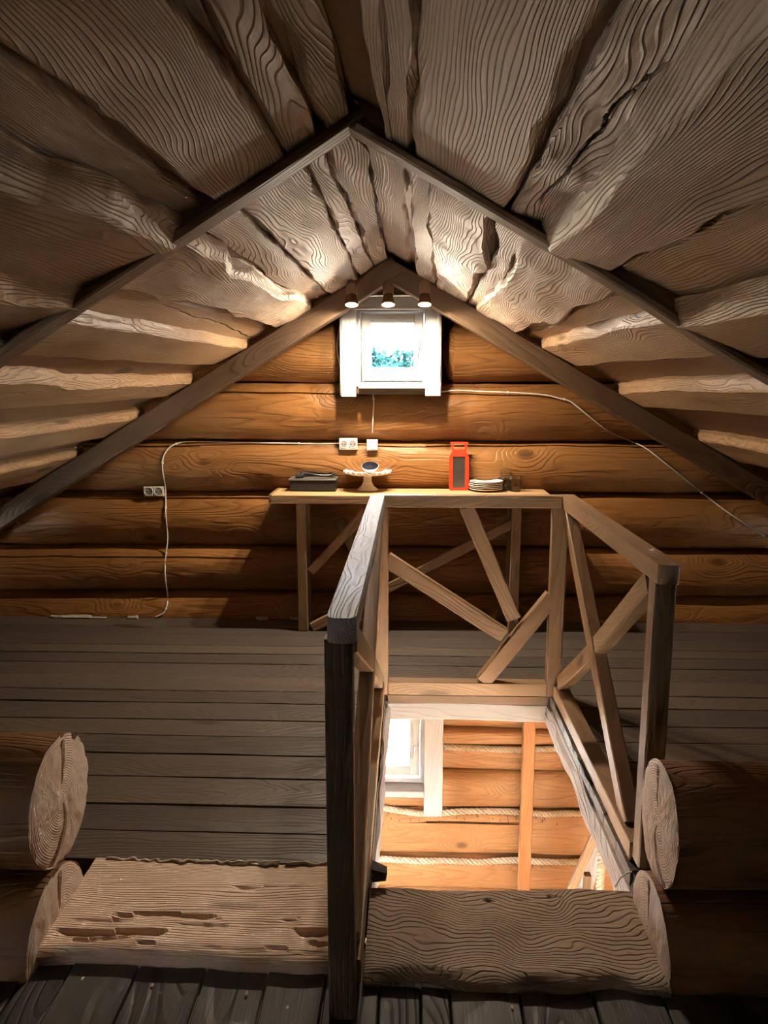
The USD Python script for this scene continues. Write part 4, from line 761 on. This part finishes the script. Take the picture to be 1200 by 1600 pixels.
# stack of white plates with dark rims
pc = tabpt(760, 768); pc = np.array([pc[0], min(pc[1] + 0.075, 4.36), ZTAB + 0.001])
for k in range(5):
    z = 0.0105 * k; R0 = 0.098 - 0.001 * (k % 2); cc = pc + np.array([0.003 * math.sin(k * 2.1), 0.003 * math.cos(k * 1.3), z])
    pos = ['lowest plate of the white stack beside the drinking glasses', 'second plate from the bottom of the white stack', 'middle plate of the white stack of five', 'second plate from the top of the white stack', 'topmost plate of the white stack, its rim dark blue'][k]
    pl = thing('plate', pos, 'plate', cc, group='stacked plates on the table')
    put(pl, 'body', lathe([(0, 0.0), (0.060, 0.0), (0.066, 0.003), (R0 - 0.003, 0.0105), (R0, 0.0120), (R0, 0.0165), (R0 - 0.002, 0.0178), (0.068, 0.0075), (0.060, 0.005), (0, 0.005)], 56, cc), PORC, angle=60)
    g = np.linspace(0, 2 * np.pi, 57); put(pl, 'rim', tube(np.stack([cc[0] + R0 * np.cos(g), cc[1] + R0 * np.sin(g), cc[2] + 0.0174 + 0 * g], -1), 0.0009, 6), DARKRIM, angle=60, label='dark blue rim line of the plate')
def glass(px, py, r, h, label, dy=0.0):
    c = tabpt(px, py); c = (c[0], min(c[1] + r + dy, 4.40), ZTAB + 0.001); t = thing('drinking_glass', label, 'glass', c)
    put(t, 'glass', lathe([(0, 0), (r * .86, 0), (r * .9, .003), (r * .95, h * .3), (r, h), (r - .0025, h), (r * .95 - .003, h * .3), (r * .85, .009), (0, .009)], 40, c), GLASS, angle=50)
glass(806, 769, 0.036, 0.092, 'clear drinking glass nearest the right end of the table')
glass(787, 762, 0.033, 0.108, 'clear taller drinking glass between the plates and the other glass', 0.02)

# ------------------------------------------------------------------ the room below, seen through the opening
low = thing('wall_back', 'bright honey-coloured log wall of the room below, seen through the opening', 'wall', (0, 4.4, -1.4), kind='structure')
YL = 4.40; LSE = [-2.46, -2.15, -1.86, -1.614, -1.277, -1.008, -0.826, -0.727, -0.45, -0.2]
LWX0, LWX1, LWZ0, LWZ1 = -0.62, 0.12, -1.06, -0.50
for k in range(len(LSE) - 1):
    z0, z1 = LSE[k], LSE[k + 1]; zc = (z0 + z1) / 2; spans = [(-3.2, 3.2)]
    if z1 > LWZ0 + 0.06 and z0 < LWZ1: spans = [(-3.2, LWX0), (LWX1, 3.2)]
    for q, (a, b) in enumerate(spans):
        cr = [(25, 0.0, 0.75, .015, 4)] if k == 3 else []
        m = log_mesh(a, b, YL + 0.16, zc, 0.16, (z1 - z0) / 2 + 0.006, 3.4, seed=40 + k * 2 + q, amp=0.008, cracks=[(c0, max(a, x0), min(b, x1), d, w) for c0, x0, x1, d, w in cr])
        addw(low, 'log', m, LOWLOG[0], angle=60)
dents = []
for zr, x0, x1 in ((-1.30, -0.2, 1.05), (-1.325, -0.15, 0.95), (-1.35, -0.2, 1.0), (-1.66, 0.7, 1.05), (-1.69, 0.65, 1.05), (-1.64, 0.0, 0.6)):
    X = x0 + 0.02
    while X < x1:
        dents.append(trimesh.creation.box((0.004, 0.006, 0.009 + 0.006 * RNG.random()), trimesh.transformations.translation_matrix((X, YL + 0.006, zr + RNG.uniform(-.012, .012))))); X += RNG.uniform(0.05, 0.1)
put(low, 'nail_dents', trimesh.util.concatenate(dents), HOLE, angle=0, kind='stuff')
def rope(pts, label, r=0.011, turns=None, name='rope'):
    P = spline(pts, 160); L = np.linalg.norm(np.diff(P, axis=0), axis=1).sum(); n = int(L / 0.006); s = np.linspace(0, len(P) - 1, n)
    P = np.stack([np.interp(s, np.arange(len(P)), P[:, k]) for k in range(3)], -1); d = np.gradient(P, axis=0); d /= np.linalg.norm(d, axis=1, keepdims=True)
    a = np.cross(d, (0, 1.0, 0)); a /= np.linalg.norm(a, axis=1, keepdims=True); b = np.cross(d, a); u = np.linspace(0, L, n)
    t = thing(name, label, 'rope', P[0])
    for k in range(3):
        g = u * 2 * np.pi / 0.085 + k * 2 * np.pi / 3
        put(t, 'strand', tube(P + r * 1.05 * (np.cos(g)[:, None] * a + np.sin(g)[:, None] * b), r * 0.86, 7), ROPE, angle=60)
def rp(l): return [atY(x, y, YL + 0.012) for x, y in l]
rope(rp([(694, 1167), (740, 1169), (780, 1171), (813, 1172), (840, 1171), (880, 1170), (960, 1170)]), 'twisted rope caulking the highest visible log joint downstairs')
rope(rp([(560, 1260), (600, 1263), (640, 1269), (675, 1272), (720, 1268), (770, 1267), (812, 1269), (850, 1272), (885, 1271), (930, 1270), (1000, 1268)]), 'twisted rope caulking the log joint just below the downstairs window trim')
rope(rp([(560, 1340), (600, 1342), (650, 1345), (700, 1345), (750, 1347), (800, 1344), (840, 1346), (890, 1347), (940, 1346), (1000, 1345)]), 'twisted rope caulking the lowest visible log joint downstairs')
po = thing('post', 'reddish upright plank against the log wall of the room below', 'post', (0.73, 4.3, -2.4))
addw(po, 'timber', box((0.700, 4.24, -2.44), (0.772, 4.30, -0.05), 0.004, 2), wood('red_post_wood', (0.42, 0.19, 0.07), (0.26, 0.105, 0.035), (0.22, 0.09, 0.03), dens=40, warp=3, contrast=0.5, bump=0.001, rough=0.45))
lw = thing('window', 'white window of the room below, bright with daylight', 'window', (-0.2, 4.36, -0.8), kind='structure')
rectframe(lw, 'frame', -0.60, 0.105, -1.04, -0.50, 4.32, 4.47, 0.028, WOODP)
rectframe(lw, 'sash', -0.57, 0.075, -1.00, -0.52, 4.335, 4.375, 0.062, WOODP)
put(lw, 'pane', trimesh.creation.box((0.56, 0.004, 0.42), trimesh.transformations.translation_matrix((-0.25, 4.355, -0.75))), PANE, angle=0)
put(lw, 'handle', join([tube([(0.045, 4.335, -0.80), (0.045, 4.318, -0.80)], 0.007, 10), tube(spline([(0.045, 4.318, -0.797), (0.04, 4.314, -0.83), (0.028, 4.314, -0.875)], 12), 0.005, 10)]), STEEL, angle=50)
ls = thing('window_sill', 'broad white sill under the downstairs window', 'window sill', (-0.2, 4.3, -1.05))
addw(ls, 'board', box((-0.64, 4.22, -1.085), (0.10, 4.40, -1.045), 0.004, 0), WOODP)
lt = thing('trim_4', 'white upright trim board right of the downstairs window', 'window trim', (0.16, 4.3, -1.23), kind='structure')
addw(lt, 'board', beam((0.160, 4.29, -1.23), (0.160, 4.29, -0.3), 0.115, 0.05, (0, 1, 0), 0.004, 10, 0.004, 3), WOODP)
# handrail pieces and hanging rope at the right of the opening, below
YS = 3.55
hb = thing('brace', 'slanting wooden brace below the right edge of the opening', 'brace', atY(900, 1350, YS))
addw(hb, 'timber', beam(atY(932, 1298, YS), atY(884, 1410, YS), 0.042, 0.03, (0, 1, 0)), PINE[0])
hp_ = thing('newel_post', 'short dark stair post below the slanting brace', 'post', atY(914, 1400, YS + .1))
a, b = atY(907, 1480, YS + .1), atY(923, 1366, YS + .1)
addw(hp_, 'timber', box((a[0], YS + .08, a[2]), (b[0], YS + .12, b[2]), 0.003, 2), RAFT)
wpn = thing('shutter_board', 'white-painted board behind the slanting brace', 'board', atY(925, 1380, YS + .4))
a, b = atY(905, 1440, YS + .4), atY(940, 1300, YS + .4)
addw(wpn, 'board', beam((a[0] - .02, YS + .4, a[2]), (b[0] + .0, YS + .4, b[2]), 0.085, 0.02, (0, 1, 0)), WOODP)
rope([atY(x, y, YS + .2) for x, y in [(941, 1330), (939, 1360), (937, 1390), (936, 1430)]], 'thick hanging rope below the right edge of the opening', r=0.013, name='hanging_rope')

# ------------------------------------------------------------------ the rest of the shell, out of the frame
shell_w = plain('shell_wood', (0.12, 0.07, 0.04), 0.7); lowp = plain('lower_wall_wood', (0.55, 0.36, 0.2), 0.6)
sh = thing('wall_rear', 'boarded gable behind the camera', 'wall', (0, -1.0, 0), kind='structure')
for k in range(12): addw(sh, 'board', box((-3.4 + k * .57, -1.06, -0.1), (-2.832 + k * .57, -1.02, 2.4), 0.003, 2), SHADE_DARK)
f2 = thing('floor', 'floor of the room below', 'floor', (0, 2, -2.5), kind='structure')
PALE = wood('pale_floor_wood', (0.62, 0.54, 0.45), (0.50, 0.42, 0.33), (0.48, 0.40, 0.31), dens=20, warp=4, contrast=0.4, bump=0.0006)  # unseen floor made pale as a reflector up through the stair opening
for k in range(20): addw(f2, 'plank', box((-3.2, -0.2 + k * .24, -2.55), (3.2, 0.035 + k * .24, -2.48), 0.003, 0), PALE)
def wall_with_hole(name, label, x, ys, zs, hole):
    t = thing(name, label, 'wall', (x, 2, -1.2), kind='structure'); (ya, yb), (za, zb) = hole
    for lo, hi in (((ys[0], zs[0]), (ya, zs[1])), ((yb, zs[0]), (ys[1], zs[1])), ((ya, zs[0]), (yb, za)), ((ya, zb), (yb, zs[1]))):
        put(t, 'board', box((x - .05, lo[0], lo[1]), (x + .05, hi[0], hi[1]), 0.003, 1)[:2], lowp, angle=30)
wall_with_hole('wall_right', 'right wall of the room below with a wide unseen window opening added for daylight', 2.0, (-0.3, 4.38), (-2.5, -0.05), ((0.0, 1.8), (-2.2, -0.8)))  # wide unseen opening added so daylight reaches the lower floor and bounces up
wall_with_hole('wall_left', 'left wall of the room below with an unseen window opening added for daylight', -3.15, (-0.3, 4.6), (-2.5, -0.05), ((2.0, 2.8), (-1.5, -0.8)))  # unseen opening added to bring skylight into the lower room
w4 = thing('wall_front', 'near wall of the room below', 'wall', (0, -.3, -1.2), kind='structure'); put(w4, 'board', box((-3.2, -.35, -2.5), (3.2, -.25, -.05), .003, 0)[:2], lowp, angle=30)

# ------------------------------------------------------------------ outside
gd = thing('ground', 'ground outside the house, made pale to throw daylight upward', 'ground', (0, 20, -3.1), kind='structure')
gx_, gy_ = np.meshgrid(np.linspace(-120, 120, 61), np.linspace(-60, 180, 61), indexing='ij'); gz = -3.1 + 0.5 * (fbm(np.stack([gx_ / 20, gy_ / 20, gx_ * 0], -1)) - .5) * np.clip((np.hypot(gx_, gy_) - 8) / 10, 0, 1)
put(gd, 'soil', (np.stack([gx_, gy_, gz], -1).reshape(-1, 3), grid_faces(61, 61)), BOUNCE_GROUND)
def tree(x, y, h, w, seed, label):
    r = np.random.default_rng(seed); t = thing('tree', label, 'tree', (x, y, -3.1), group='trees outside the windows')
    put(t, 'trunk', tube([(x, y, -3.3), (x + .05, y, -3.1 + h * .45), (x, y + .05, -3.1 + h * .8)], [.16, .12, .05], 8), TRUNK)
    n = 2600; d = r.normal(size=(n, 3)); d /= np.linalg.norm(d, axis=1, keepdims=True); rad = r.uniform(.55, 1, n)[:, None]
    lump = 0.75 + 0.5 * fbm(d * 1.8 + seed, 3, seed)[:, None]
    c = d * rad * lump * np.array([w, w, h * .36]) + np.array([x, y, -3.1 + h * .62])
    a = r.normal(size=(n, 3)); a /= np.linalg.norm(a, axis=1, keepdims=True); b = np.cross(a, d); s = r.uniform(.12, .24, n)[:, None]
    V = np.stack([c - a * s, c + a * s * .6 - b * s * .6, c + a * s, c + b * s * .6], 1).reshape(-1, 3); i = np.arange(n) * 4
    put(t, 'foliage', (V, np.vstack([np.stack([i, i + 1, i + 2], 1), np.stack([i, i + 2, i + 3], 1)])), LEAF, angle=0)
for k, (x, y, h, w) in enumerate([(-6.2, 24, 6.4, 1.5), (-3.1, 26, 6.2, 1.5), (-0.2, 25, 6.0, 1.4), (2.7, 26, 6.9, 1.4), (5.8, 25, 6.6, 1.5), (-1.6, 31, 6.3, 1.15), (1.4, 31, 6.8, 1.15), (-4.8, 31, 6.4, 1.3), (4.6, 31.5, 7.4, 1.3)]):
    tree(x, y, h, w, 500 + k, 'leafy tree in the row seen small through the gable window')
